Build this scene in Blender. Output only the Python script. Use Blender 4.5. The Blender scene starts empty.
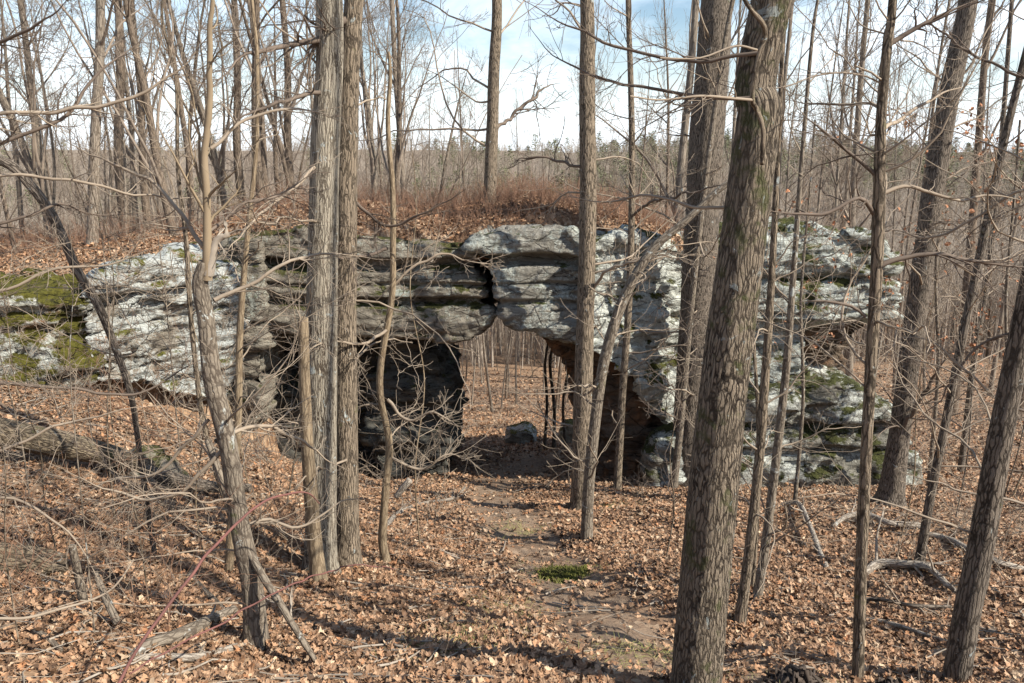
import bpy, bmesh, math, numpy as np
from mathutils import Vector
R = math.radians
rng = np.random.default_rng(11)
scene = bpy.context.scene
COL = scene.collection
F_PX = 804.0; PITCH = R(13.0); CP, SP = math.cos(PITCH), math.sin(PITCH)

# ------------------------------------------------------------------ measuring helpers
def P(px, py, Y):
    v = (py - 341.5) / F_PX; u = (px - 512.0) / F_PX
    dy = CP - v * SP; dz = -SP - v * CP
    t = Y / dy
    return np.array([u * t, Y, dz * t])
def mpp(py, Y):                       # metres per pixel at that depth
    v = (py - 341.5) / F_PX
    return Y / (CP - v * SP) / F_PX
def sstep(a, b, x):
    t = np.clip((np.asarray(x, float) - a) / (b - a), 0, 1); return t * t * (3 - 2 * t)

# ------------------------------------------------------------------ noise
def _h(ix, iy, iz, s):
    n = (ix * 374761393 + iy * 668265263 + iz * 2147483647 + s * 1274126177) & 0xFFFFFFFF
    n = ((n ^ (n >> 13)) * 1274126177) & 0xFFFFFFFF
    n = ((n ^ (n >> 16)) * 2246822519) & 0xFFFFFFFF
    return ((n ^ (n >> 15)) & 0xFFFFFF) / float(0xFFFFFF)
def vnoise(p, s=0):
    p = np.asarray(p, float); i = np.floor(p).astype(np.int64); f = p - i; f = f * f * (3 - 2 * f)
    out = 0
    for a in (0, 1):
        wa = f[..., 0] if a else 1 - f[..., 0]
        for b in (0, 1):
            wb = f[..., 1] if b else 1 - f[..., 1]
            for c in (0, 1):
                wc = f[..., 2] if c else 1 - f[..., 2]
                out = out + wa * wb * wc * _h(i[..., 0] + a, i[..., 1] + b, i[..., 2] + c, s)
    return out * 2 - 1
def fbm(p, o=4, s=0):
    r = 0; a = 0.5; p = np.asarray(p, float)
    for k in range(o):
        r = r + a * vnoise(p, s + k * 17); p = p * 2.03 + 5.1; a *= 0.5
    return r

def facets(p, sc, seed, tilt=.5):
    q = p * np.array(sc); i0 = np.floor(q).astype(np.int64); best = np.full(len(p), 1e9); out = np.zeros(len(p))
    for a in (-1, 0, 1):
        for b in (-1, 0, 1):
            for c in (-1, 0, 1):
                i = i0 + np.array([a, b, c]); hx, hy, hz = [_h(i[:, 0], i[:, 1], i[:, 2], seed + k) for k in (1, 2, 3)]
                d = q - (i + .5 + .8 * (np.stack([hx, hy, hz], -1) - .5)); e = (d * d).sum(1); m = e < best; best = np.where(m, e, best)
                v = _h(i[:, 0], i[:, 1], i[:, 2], seed + 4) - .5 + tilt * ((hy - .5) * d[:, 0] + (hz - .5) * d[:, 1] + (hx - .5) * d[:, 2] * 1.4)
                out = np.where(m, v, out)
    return out

# ------------------------------------------------------------------ objects
def make_mesh(name, V, faces_flat, loops_per_face, smooth=True):
    me = bpy.data.meshes.new(name)
    V = np.ascontiguousarray(V, np.float32); fl = np.ascontiguousarray(faces_flat, np.int32).ravel()
    if np.isscalar(loops_per_face):
        nf = len(fl) // loops_per_face; tot = np.full(nf, loops_per_face, np.int32)
    else:
        tot = np.asarray(loops_per_face, np.int32); nf = len(tot)
    st = np.zeros(nf, np.int32); st[1:] = np.cumsum(tot)[:-1]
    me.vertices.add(len(V)); me.vertices.foreach_set('co', V.ravel())
    me.loops.add(len(fl)); me.loops.foreach_set('vertex_index', fl)
    me.polygons.add(nf); me.polygons.foreach_set('loop_start', st)
    try: me.polygons.foreach_set('loop_total', tot)
    except Exception: pass
    me.update(calc_edges=True)
    me.polygons.foreach_set('use_smooth', np.full(nf, smooth, bool))
    me.update()
    return me
def attr_vec(me, name, data):
    a = me.attributes.new(name, 'FLOAT_VECTOR', 'POINT'); a.data.foreach_set('vector', np.ascontiguousarray(data, np.float32).ravel())
def attr_f(me, name, data):
    a = me.attributes.new(name, 'FLOAT', 'POINT'); a.data.foreach_set('value', np.ascontiguousarray(data, np.float32).ravel())
def attr_col(me, name, data):
    d = np.ones((len(data), 4), np.float32); d[:, :3] = data
    a = me.attributes.new(name, 'FLOAT_COLOR', 'POINT'); a.data.foreach_set('color', d.ravel())
def link(name, me, mat=None, parent=None):
    o = bpy.data.objects.new(name, me); COL.objects.link(o)
    if mat is not None and me is not None: me.materials.append(mat)
    if parent is not None: o.parent = parent
    return o
def tag(o, label=None, cat=None, group=None, kind=None):
    if label: o['label'] = label
    if cat: o['category'] = cat
    if group: o['group'] = group
    if kind: o['kind'] = kind
    return o
def empty(name, loc=(0, 0, 0)):
    o = bpy.data.objects.new(name, None); o.empty_display_size = 0.2; COL.objects.link(o); o.location = loc
    return o
def rebase(V, root):
    return V - np.array(root.location)[None, :]

# ------------------------------------------------------------------ node materials
def new_mat(name):
    m = bpy.data.materials.new(name); m.use_nodes = True
    nt = m.node_tree; nt.nodes.clear()
    out = nt.nodes.new('ShaderNodeOutputMaterial'); b = nt.nodes.new('ShaderNodeBsdfPrincipled')
    nt.links.new(b.outputs[0], out.inputs[0]); b.inputs['Roughness'].default_value = 0.9
    try: b.inputs['Specular IOR Level'].default_value = 0.25
    except Exception: pass
    return m, nt, b
class N:
    def __init__(s, nt): s.nt = nt
    def _set(s, sock, v):
        if hasattr(v, 'is_output') or isinstance(v, bpy.types.NodeSocket): s.nt.links.new(v, sock)
        elif v is not None:
            if isinstance(v, (tuple, list)) and len(v) == 3 and sock.type == 'RGBA': v = (*v, 1)
            sock.default_value = v
    def attr(s, name, out='Vector'):
        n = s.nt.nodes.new('ShaderNodeAttribute'); n.attribute_name = name; return n.outputs[out]
    def coord(s, w='Object'): return s.nt.nodes.new('ShaderNodeTexCoord').outputs[w]
    def geo(s, w): return s.nt.nodes.new('ShaderNodeNewGeometry').outputs[w]
    def mapping(s, v, scale=(1, 1, 1), loc=(0, 0, 0)):
        n = s.nt.nodes.new('ShaderNodeMapping'); s._set(n.inputs[0], v); n.inputs['Scale'].default_value = scale; n.inputs['Location'].default_value = loc
        return n.outputs[0]
    def noise(s, v, scale, detail=4, rough=.55, dist=0, out=0):
        n = s.nt.nodes.new('ShaderNodeTexNoise'); s._set(n.inputs['Vector'], v); n.inputs['Scale'].default_value = scale
        n.inputs['Detail'].default_value = detail; n.inputs['Roughness'].default_value = rough; n.inputs['Distortion'].default_value = dist
        return n.outputs[out]
    def voro(s, v, scale, feature='F1', out='Distance', rnd=1):
        n = s.nt.nodes.new('ShaderNodeTexVoronoi'); n.feature = feature; s._set(n.inputs['Vector'], v); n.inputs['Scale'].default_value = scale
        n.inputs['Randomness'].default_value = rnd; return n.outputs[out]
    def ramp(s, f, stops, interp='LINEAR'):
        n = s.nt.nodes.new('ShaderNodeValToRGB'); s._set(n.inputs[0], f); cr = n.color_ramp; cr.interpolation = interp
        while len(cr.elements) > 1: cr.elements.remove(cr.elements[-1])
        for k, (p, c) in enumerate(stops):
            e = cr.elements[0] if k == 0 else cr.elements.new(p)
            e.position = p
            if isinstance(c, (int, float)): c = (c, c, c)
            e.color = (*c, 1)
        return n.outputs[0]
    def mix(s, f, a, b, mode='MIX'):
        n = s.nt.nodes.new('ShaderNodeMix'); n.data_type = 'RGBA'; n.blend_type = mode
        s._set(n.inputs[0], f); s._set(n.inputs[6], a); s._set(n.inputs[7], b); return n.outputs[2]
    def math(s, op, a, b=None, clamp=False):
        n = s.nt.nodes.new('ShaderNodeMath'); n.operation = op; n.use_clamp = clamp; s._set(n.inputs[0], a)
        if b is not None: s._set(n.inputs[1], b)
        return n.outputs[0]
    def sep(s, v):
        n = s.nt.nodes.new('ShaderNodeSeparateXYZ'); s._set(n.inputs[0], v); return n.outputs
    def bump(s, h, strength=.5, dist=.02, normal=None):
        n = s.nt.nodes.new('ShaderNodeBump'); s._set(n.inputs['Height'], h); n.inputs['Strength'].default_value = strength
        n.inputs['Distance'].default_value = dist
        if normal is not None: s._set(n.inputs['Normal'], normal)
        return n.outputs[0]
    def rnd(s):
        return s.nt.nodes.new('ShaderNodeObjectInfo').outputs['Random']

def bark_mat(name, light, dark, sx=26, sz=5, lichen=0.0, moss=0.0, bump=.8, dist=.02, lcol=(.42, .46, .44), crack=.16):
    """sx: ridges per metre round the trunk, sz: along it"""
    m, nt, b = new_mat(name); n = N(nt)
    v = n.attr('bk')
    wv = n.nt.nodes.new('ShaderNodeVectorMath'); wv.operation = 'MULTIPLY_ADD'; nz = n.noise(v, 7, 3, .6, 0, 1)
    nt.links.new(nz, wv.inputs[0]); wv.inputs[1].default_value = (.05, .05, .16); nt.links.new(v, wv.inputs[2])
    warp = n.mapping(wv.outputs[0], (sx, sx, sz))
    e = n.voro(warp, 1.0, 'DISTANCE_TO_EDGE')
    e = n.math('ADD', e, n.math('MULTIPLY', n.math('SUBTRACT', n.noise(v, 11, 4, .7), .5), .22))
    ridge = n.ramp(e, [(0.0, 0), (0.07, .3), (0.20, 1)])
    fine = n.noise(n.mapping(v, (sx * 2.6, sx * 2.6, sz * 2.8)), 1.0, 8, .8)
    big = n.noise(v, 2.3, 3)
    h = n.math('ADD', n.math('MULTIPLY', ridge, .6), n.math('MULTIPLY', fine, 1.1))
    f = n.math('MULTIPLY', n.ramp(e, [(0.0, 0), (0.05, .12), (crack, 1)]), n.ramp(fine, [(.30, .28), (.62, 1)]))
    c = n.mix(f, dark, light)
    c = n.mix(n.math('MULTIPLY', n.ramp(big, [(.35, 0), (.65, 1)]), .35), c, tuple(x * .6 for x in light))
    if moss > 0:
        mm = n.ramp(n.noise(v, 5.5, 5, .65), [(.66 - moss * .3, 0), (.74 - moss * .3, 1)])
        c = n.mix(n.math('MULTIPLY', mm, .75), c, (.085, .095, .03))
    if lichen > 0:
        lm = n.ramp(n.noise(v, 7.0, 5, .7, .6), [(.70 - lichen * .3, 0), (.74 - lichen * .3, 1)])
        c = n.mix(n.math('MULTIPLY', lm, .8), c, lcol)
    nt.links.new(c, b.inputs['Base Color'])
    nt.links.new(n.bump(h, bump, dist), b.inputs['Normal'])
    return m
def twig_mat(name, c1, c2, rnd=True):
    m, nt, b = new_mat(name); n = N(nt)
    f = n.ramp(n.noise(n.coord(), 3.0, 4, .6), [(.35, 0), (.65, 1)])
    c = n.mix(f, c1, c2)
    if rnd:
        c = n.mix(n.math('MULTIPLY', n.rnd(), .45), c, tuple(x * .6 for x in c1))
    nt.links.new(c, b.inputs['Base Color']); b.inputs['Roughness'].default_value = .8
    return m
def rock_mat(name, base, dark, lichen, moss, stain=0.3, warm=0.0, seed=0.0, mosscol=(.10, .10, .022), licol=(.66, .68, .61)):
    m, nt, b = new_mat(name); n = N(nt)
    v = n.mapping(n.coord(), (1, 1, 1), (seed, seed * .7, 0))
    strata = n.noise(n.mapping(v, (1.0, 1.0, 3.6)), 1.0, 7, .72, .9)
    mid = n.noise(v, 3.2, 8, .7)
    fine = n.noise(v, 22, 6, .7)
    c = n.mix(n.ramp(strata, [(.32, 0), (.62, 1)]), dark, base)
    c = n.mix(n.math('MULTIPLY', n.ramp(mid, [(.35, 1), (.6, 0)]), stain), c, tuple(x * .32 for x in dark))
    if warm > 0:
        wm = n.ramp(n.noise(v, 1.1, 4, .6), [(.58 - warm * .3, 0), (.70 - warm * .3, 1)])
        c = n.mix(wm, c, (.25, .135, .07))
    up = n.sep(n.geo('Normal'))[2]
    if lichen > 0:
        ln = n.math('ADD', n.math('MULTIPLY', n.noise(v, 1.15, 3, .6), .42), n.math('MULTIPLY', n.noise(v, 11, 10, .85, .4), .58))
        t = .68 - lichen * .26
        lm = n.ramp(ln, [(t - .008, 0), (t + .010, 1)])
        lm = n.math('MULTIPLY', lm, n.math('ADD', n.math('MULTIPLY', n.ramp(up, [(.0, 0), (1, 1)]), .3), .85), True)
        lc = n.mix(n.ramp(n.noise(v, 16, 6, .75), [(.38, 0), (.62, 1)]), tuple(x * .55 for x in licol), licol)
        c = n.mix(lm, c, lc)
        sp = n.ramp(n.noise(v, 30, 4, .6), [(.62, 0), (.70, 1)])
        c = n.mix(n.math('MULTIPLY', sp, .6), c, tuple(x * .35 for x in base))
    if moss > 0:
        mn = n.math('ADD', n.math('MULTIPLY', n.noise(v, 1.4, 7, .7), 1.0), n.math('MULTIPLY', up, .16))
        t = .80 - moss * .4
        mm = n.ramp(mn, [(t - .03, 0), (t + .03, 1)])
        mc = n.mix(n.ramp(n.noise(v, 12, 5, .7), [(.35, 0), (.65, 1)]), tuple(x * .4 for x in mosscol), mosscol)
        c = n.mix(mm, c, mc)
    wv = n.mix(.16, v, n.noise(v, 2.2, 5, .65, 0, 1)); gv = n.nt.nodes.new('ShaderNodeVectorMath'); gv.operation = 'ADD'; nt.links.new(wv, gv.inputs[0])
    crack = n.voro(n.mapping(wv, (.9, .9, 3.2)), 1.0, 'DISTANCE_TO_EDGE')
    chip = n.voro(n.mapping(wv, (4.5, 4.5, 9)), 1.0, 'F1', 'Distance')
    bed = n.ramp(n.noise(n.mapping(wv, (.5, .5, 6.5)), 1.0, 3, .55), [(.495, 1), (.505, 0), (.515, 1)])
    dk = n.math('MULTIPLY', n.ramp(crack, [(0, .35), (.018, 1)]), n.mix(n.ramp(n.noise(v, 1.3, 3), [(.45, 0), (.55, 1)]), (1, 1, 1), bed))
    c = n.mix(1, c, dk, 'MULTIPLY')
    nt.links.new(c, b.inputs['Base Color'])
    h = n.math('ADD', n.math('MULTIPLY', strata, .5), n.math('ADD', n.math('MULTIPLY', mid, .9), n.math('MULTIPLY', fine, .35)))
    h = n.math('ADD', h, n.math('ADD', n.math('MULTIPLY', dk, .35), n.math('MULTIPLY', chip, .55)))
    nt.links.new(n.bump(h, 1.0, .13), b.inputs['Normal'])
    b.inputs['Roughness'].default_value = .95
    return m

M_OAK = bark_mat('furrowed_oak_bark', (.44, .355, .26), (.028, .02, .014), 44, 6.5, .24, .36, 1.0, .03, crack=.16)
M_HICK = bark_mat('grey_strip_bark', (.50, .44, .34), (.07, .052, .036), 40, 2.6, .24, 0, .8, .015)
M_BROWN = bark_mat('brown_bark', (.38, .30, .215), (.04, .03, .02), 38, 4, .18, .05, .9, .018)
M_DARK = bark_mat('dark_bark', (.28, .23, .18), (.035, .027, .02), 38, 5, .14, .05, .9, .018)
M_GREY = bark_mat('smooth_grey_bark', (.30, .25, .19), (.085, .065, .048), 30, 7, .30, .10, .8, .012, (.44, .455, .42))
M_TAN = bark_mat('tan_bark', (.35, .27, .175), (.14, .10, .062), 30, 4, .05, 0, .5, .008)
M_LOG = bark_mat('log_bark', (.34, .27, .18), (.06, .042, .028), 26, 8, .2, .18, 1.0, .03)
M_TWIG = twig_mat('pale_twig', (.36, .29, .215), (.22, .17, .125))
M_TWIGD = twig_mat('dark_twig', (.19, .145, .11), (.10, .075, .058))
M_TWIGR = twig_mat('russet_twig', (.30, .175, .11), (.19, .105, .07))
M_DEAD = twig_mat('weathered_dead_wood', (.42, .36, .29), (.20, .16, .12))
M_CANE = twig_mat('red_bramble_cane', (.20, .085, .07), (.13, .06, .05), False)

# ------------------------------------------------------------------ terrain
ctrl_px = [(0,683,4.6),(-200,683,4.6),(0,560,6.6),(0,470,9.2),(0,400,12.5),(-150,400,12.5),(0,375,14),(-200,380,14),(100,683,4.7),(110,560,7.0),
 (130,470,10.6),(120,400,14.2),(200,500,10.2),(255,648,5.8),(320,575,8.2),(240,500,11),(225,430,15),(300,470,15.6),(390,500,14),(345,568,8.5),
 (300,480,18.2),(400,482,18),(480,480,17.5),(515,480,18),(585,542,10.9),(515,545,10.8),(500,620,7.4),(400,600,7.5),(500,683,5.0),(640,683,5.0),(700,600,7.6),(740,630,6.9),
 (920,572,9.0),(893,507,13.5),(690,490,15.5),(620,492,16),(800,490,16.6),(900,486,17.6),(1024,478,19),(1200,478,19),(1024,600,8.1),(1200,600,8.2),(1024,683,5.3),(1200,683,5.3),
 (1024,540,10.8),(780,683,5.0),(760,560,9.4),(540,452,21.8),(620,455,22),(460,462,21),(350,470,21),(820,470,21),(960,460,22.5),(520,440,26)]
cw = [P(*c) for c in ctrl_px]
cw += [np.array(a, float) for a in [(0,0,-1.65),(-6,0,-1.9),(6,0,-1.9),(0,-10,1.5),(-15,-8,1),(15,-8,1),(-14,12,-3.3),(-16,18,-4.5),(16,12,-6.0),(20,20,-8),(-25,5,-2),(25,5,-4.5),(25,25,-10),(-25,25,-8)]]
cw = np.array(cw)
def _rbf_fit(pts):
    n = len(pts); D = np.hypot(pts[:, None, 0] - pts[None, :, 0], pts[:, None, 1] - pts[None, :, 1])
    A = np.zeros((n + 3, n + 3)); A[:n, :n] = D - 0.02 * np.eye(n) * 5; A[:n, n] = 1; A[:n, n + 1] = pts[:, 0]; A[:n, n + 2] = pts[:, 1]
    A[n:, :n] = A[:n, n:].T
    return np.linalg.solve(A, np.concatenate([pts[:, 2], [0, 0, 0]]))
W_ = _rbf_fit(cw)
def z_low(x, y):
    n = len(cw); r = W_[n] + W_[n + 1] * x + W_[n + 2] * y
    for k in range(n): r = r + W_[k] * np.hypot(x - cw[k, 0], y - cw[k, 1])
    return r
FY = [19, 26, 45, 70, 110, 160, 250, 330, 400, 600, 900, 1600, 2600, 5000]
FZ = [-7.6, -9.4, -14.3, -19.5, -24, -23, -13.5, -5.5, -8, -40, -38, -20, 14, -60]
OUT_X = [-16, -10.5, -9.2, -7.5, -6.4, -5.6]; OUT_Y = [13.2, 14.2, 14.6, 15.9, 17.0, 18.2]
def path_mask(x, y):
    pts = [(700,683,5.0),(640,650,6.0),(600,610,7.3),(560,565,9.2),(520,525,12),(490,500,15),(500,478,18),(540,455,21.5)]
    w = [P(*q) for q in pts]; d = np.full(np.shape(x), 1e9)
    for a, b in zip(w[:-1], w[1:]):
        ab = b[:2] - a[:2]; t = np.clip(((x - a[0]) * ab[0] + (y - a[1]) * ab[1]) / (ab @ ab), 0, 1)
        d = np.minimum(d, np.hypot(x - a[0] - t * ab[0], y - a[1] - t * ab[1]))
    return 1 - sstep(.28, 1.0, d + .35 * fbm(np.stack([x * .9, y * .9, 0 * x], -1), 3, 5))
def ground_z(x, y, detail=True):
    x = np.asarray(x, float); y = np.asarray(y, float)
    xc = np.clip(x, -28, 28); yc = np.clip(y, -15, 27)
    zn = z_low(xc, yc)
    far = np.interp(y, FY, FZ)
    q = np.stack([x / 90, y / 90, 0 * x], -1)
    far = far + fbm(q, 3, 3) * np.clip((y - 90) / 14, 0, 8) + np.clip((x - 40) * -.01, -3, 3) * sstep(100, 300, y)
    z = zn + (far - zn) * sstep(19, 28, y)
    yf = np.interp(x, OUT_X, OUT_Y)
    s = sstep(.4, 1.3, y - yf) * (1 - sstep(-.8, .2, x - np.interp(y, [21.5, 24, 60], [-5.8, -2.9, -6.2]))) * (1 - sstep(28, 46, y + 0 * x))
    hi = -1.75 + .13 * np.clip(x + 6, -9, 3) + .02 * (y - 17) * 0 + .18 * fbm(np.stack([x / 3, y / 3, 0 * x], -1), 3, 9)
    z = z + (np.maximum(hi, z) - z) * s
    if detail:
        near = 1 - sstep(30, 60, y)
        z = z + near * (.22 * fbm(np.stack([x * .55, y * .55, 0 * x + 3], -1), 4, 21) + .05 * vnoise(np.stack([x * 3, y * 3, 0 * x], -1), 4)) + (1 - near) * 1.2 * fbm(np.stack([x * .04, y * .04, 0 * x], -1), 3, 8)
        z = z - .07 * path_mask(x, y) * near
    return z
def ghit(px, py):
    lo, hi = 2.0, 2.0
    prev = None
    for Y in np.arange(2.5, 60, .1):
        p = P(px, py, Y); d = p[2] - ground_z(p[0], p[1])
        if d <= 0: return np.array([p[0], p[1], float(ground_z(p[0], p[1]))])
    return P(px, py, 30)

ux = np.linspace(-1, 1, 460); gx = 6 * np.sinh(7.2 * ux)
uy = np.linspace(math.asinh(-58 / 8), math.asinh(4000 / 8), 460); gy = 8 + 8 * np.sinh(uy)
GX, GY = np.meshgrid(gx, gy); GZ = ground_z(GX, GY)
V = np.stack([GX, GY, GZ], -1).reshape(-1, 3); nx = len(gx)
ii = (np.arange(len(gy) - 1)[:, None] * nx + np.arange(nx - 1)[None, :]).ravel()
me = make_mesh('ground', V, np.stack([ii, ii + 1, ii + nx + 1, ii + nx], -1), 4)
attr_f(me, 'path', path_mask(GX, GY).ravel())
m, nt, b = new_mat('leafy_forest_floor'); n = N(nt)
v = n.coord()
cell = n.sep(n.voro(n.mapping(v, (1, 1, .4)), 15, 'F1', 'Color', 1))[0]
lc = n.ramp(cell, [(0, (.09, .05, .03)), (.3, (.22, .125, .07)), (.55, (.33, .20, .115)), (.8, (.42, .28, .17)), (1, (.52, .39, .27))])
bign = n.ramp(n.noise(v, .8, 5, .6), [(.35, 0), (.65, 1)])
lc = n.mix(n.math('MULTIPLY', bign, .45), lc, (.17, .11, .07))
dirt = n.mix(n.noise(v, 9, 6, .7), (.13, .09, .062), (.33, .24, .165))
pm = n.math('MULTIPLY', n.attr('path', 'Fac'), n.ramp(n.noise(v, 2.5, 5, .65), [(.3, .2), (.6, 1)]))
c = n.mix(pm, lc, dirt)
far = n.sep(v)[1]
fm = n.nt.nodes.new('ShaderNodeMapRange'); n._set(fm.inputs[0], far); fm.inputs[1].default_value = 60; fm.inputs[2].default_value = 150
c = n.mix(n.math('MULTIPLY', fm.outputs[0], .85), c, (.17, .125, .09))
nt.links.new(c, b.inputs['Base Color'])
hh = n.math('ADD', n.math('MULTIPLY', cell, .5), n.noise(v, 30, 5, .7))
nt.links.new(n.bump(hh, .8, .03), b.inputs['Normal'])
M_GROUND = m
ground = link('ground', me, m); tag(ground, kind='structure')
tag(ground, 'leaf covered forest floor falling to a valley and rising again')

# ------------------------------------------------------------------ tubes and branching
def tubes(P3, Rr, sides=3):
    """P3 (B,n,3), Rr (B,n) -> verts, quads"""
    B, n, _ = P3.shape
    T = np.gradient(P3, axis=1); T /= np.linalg.norm(T, axis=2, keepdims=True) + 1e-9
    m = T.mean(1); ref = np.where((np.abs(m[:, 2]) < .8)[:, None], np.array([[0, 0, 1.]]), np.array([[.94, .34, 0.]]))
    A = np.cross(T, ref[:, None, :]); A /= np.linalg.norm(A, axis=2, keepdims=True) + 1e-9
    C = np.cross(T, A)
    th = np.arange(sides) * 2 * np.pi / sides
    V = P3[:, :, None, :] + Rr[:, :, None, None] * (A[:, :, None, :] * np.cos(th)[None, None, :, None] + C[:, :, None, :] * np.sin(th)[None, None, :, None])
    base = (np.arange(B) * n * sides)[:, None, None] + (np.arange(n - 1) * sides)[None, :, None]
    k = np.arange(sides)[None, None, :]; k2 = (k + 1) % sides
    Q = np.stack([base + k, base + k2, base + sides + k2, base + sides + k], -1)
    return V.reshape(-1, 3), Q.reshape(-1, 4)
class Bag:
    def __init__(s): s.V = []; s.Q = []; s.n = 0
    def add(s, P3, Rr, sides=3):
        if len(P3) == 0: return
        V, Q = tubes(np.asarray(P3, float), np.asarray(Rr, float), sides); s.V.append(V); s.Q.append(Q + s.n); s.n += len(V)
    def mesh(s, name, root=None):
        V = np.concatenate(s.V); Q = np.concatenate(s.Q)
        if root is not None: V = rebase(V, root)
        return make_mesh(name, V, Q, 4)
def spawn(P3, Rr, k, t0, t1, length, ang, n=6, wob=.25, trop=.1, rf=.5, rmin=.0015, g=rng, tip=.25, flat=False):
    B, m, _ = P3.shape
    pi = np.repeat(np.arange(B), k); K = len(pi)
    if K == 0: return np.zeros((0, n, 3)), np.zeros((0, n))
    t = g.uniform(t0, t1, K); ft = t * (m - 1); i0 = np.clip(np.floor(ft).astype(int), 0, m - 2); fr = (ft - i0)[:, None]
    a = P3[pi, i0]; b = P3[pi, i0 + 1]; p = a + (b - a) * fr
    r0 = Rr[pi, i0] * (1 - fr[:, 0]) + Rr[pi, i0 + 1] * fr[:, 0]
    tan = (b - a) / (np.linalg.norm(b - a, axis=1, keepdims=True) + 1e-9)
    L = np.linalg.norm(np.diff(P3, axis=1), axis=2).sum(1)[pi]
    rv = g.normal(size=(K, 3)); 
    if flat: rv[:, 2] *= .3
    perp = rv - (rv * tan).sum(1, keepdims=True) * tan; perp /= np.linalg.norm(perp, axis=1, keepdims=True) + 1e-9
    an = g.uniform(ang[0], ang[1], K)[:, None]
    d = tan * np.cos(an) + perp * np.sin(an)
    ln = L * length * (1.15 - .75 * t) * g.uniform(.55, 1.35, K) if length < 1.5 else g.uniform(.5, 1.2, K) * (length - 1.5) * (1.2 - .8 * t)
    st = (ln / (n - 1))[:, None]
    pts = [p]
    for j in range(n - 1):
        d = d + g.normal(size=(K, 3)) * wob + np.array([0, 0, trop])
        d = d / np.linalg.norm(d, axis=1, keepdims=True)
        p = p + d * st; pts.append(p)
    C = np.stack(pts, 1)
    rr = np.maximum(r0 * rf * g.uniform(.7, 1.0, K), rmin)[:, None] * np.linspace(1, tip, n)[None, :]
    return C, np.maximum(rr, rmin * .7)
def resample(pts, step, wid=None):
    """Catmull-Rom through pts, then even steps"""
    pts = np.asarray(pts, float); m = len(pts)
    if m == 2: pts = np.array([pts[0], pts[0] * .67 + pts[1] * .33, pts[0] * .33 + pts[1] * .67, pts[1]]); 
    w = None
    if wid is not None:
        w = np.asarray(wid, float)
        if m == 2: w = np.interp([0, .33, .67, 1], [0, 1], w)
    m = len(pts); E = np.vstack([2 * pts[0] - pts[1], pts, 2 * pts[-1] - pts[-2]])
    out = []; ow = []
    for i in range(m - 1):
        p0, p1, p2, p3 = E[i:i + 4]
        k = max(2, int(np.linalg.norm(p2 - p1) / step))
        for t in np.arange(k) / k:
            out.append(.5 * (2 * p1 + (p2 - p0) * t + (2 * p0 - 5 * p1 + 4 * p2 - p3) * t * t + (3 * p1 - p0 - 3 * p2 + p3) * t ** 3))
            if w is not None: ow.append(w[i] * (1 - t) + w[i + 1] * t)
    out.append(pts[-1])
    if w is not None: ow.append(w[-1]); return np.array(out), np.array(ow)
    return np.array(out)
def solid_trunk(pts, rad, step=.05, sides=32, flare=0.0, rough=.03, furrow=0.0, ff=(30, 8), seed=0, wob=0.0):
    """one limb as a closed tube with the bark relief in the mesh and a seamless bark coordinate"""
    C, r = resample(pts, step, rad); n = len(C)
    s = np.concatenate([[0], np.cumsum(np.linalg.norm(np.diff(C, axis=0), axis=1))])
    if wob: C = C + wob * np.stack([fbm(np.stack([s * .8, 0 * s, 0 * s + seed], -1), 2, 1), fbm(np.stack([s * .8, 0 * s + 9, 0 * s + seed], -1), 2, 2), 0 * s], -1) * np.minimum(s / .5, 1)[:, None]
    if flare: r = r * (1 + 1.3 * flare * np.exp(-s / .20))
    T = np.gradient(C, axis=0); T /= np.linalg.norm(T, axis=1, keepdims=True)
    ref = np.array([0., 1., 0.]) if abs(T[:, 1].mean()) < .8 else np.array([1., 0, 0])
    A = np.cross(T, ref); A /= np.linalg.norm(A, axis=1, keepdims=True); B = np.cross(T, A)
    th = np.arange(sides) * 2 * np.pi / sides
    bk = np.stack([np.cos(th)[None, :] * r[:, None], np.sin(th)[None, :] * r[:, None], np.repeat(s[:, None], sides, 1)], -1) + seed * 3.7
    q = bk * np.array([9, 9, 2.0]); dr = rough * fbm(q, 3, seed)
    q2 = np.stack([np.cos(th)[None, :] + 0 * s[:, None], np.sin(th)[None, :] + 0 * s[:, None], s[:, None] * 1.1 + 0 * th[None, :]], -1)
    dr = dr + rough * 1.2 * fbm(q2 * 1.3 + seed, 2, seed + 5)
    if flare: dr = dr + .5 * flare * np.exp(-s / .14)[:, None] * np.maximum(0, np.cos(th * 4 + seed))[None, :]
    if furrow:
        q = bk * np.array([ff[0], ff[0], ff[1]]); f = 1 - np.abs(vnoise(q, seed + 3)) * 1.0 - .4 * np.abs(vnoise(q * 1.9 + 4, seed + 7))
        dr = dr - furrow * np.clip(f - .35, 0, 1) ** 1.5
    rr = r[:, None] * (1 + dr)
    V = C[:, None, :] + rr[:, :, None] * (A[:, None, :] * np.cos(th)[None, :, None] + B[:, None, :] * np.sin(th)[None, :, None])
    V = V.reshape(-1, 3); k = np.arange(sides); k2 = (k + 1) % sides
    base = (np.arange(n - 1) * sides)[:, None]
    Q = np.stack([base + k, base + k2, base + sides + k2, base + sides + k], -1).reshape(-1, 4)
    V = np.vstack([V, C[:1], C[-1:] + T[-1:] * r[-1] * .4]); bk = np.vstack([bk.reshape(-1, 3), bk[0].mean(0)[None], bk[-1].mean(0)[None]])
    nv = n * sides
    t1 = np.stack([0 * k + nv, k2, k], -1); t2 = np.stack([0 * k + nv + 1, (n - 1) * sides + k, (n - 1) * sides + k2], -1)
    flat = np.concatenate([Q.ravel(), t1.ravel(), t2.ravel()]); tot = np.concatenate([np.full(len(Q), 4), np.full(2 * sides, 3)])
    return V, flat, tot, bk, C, r
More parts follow.
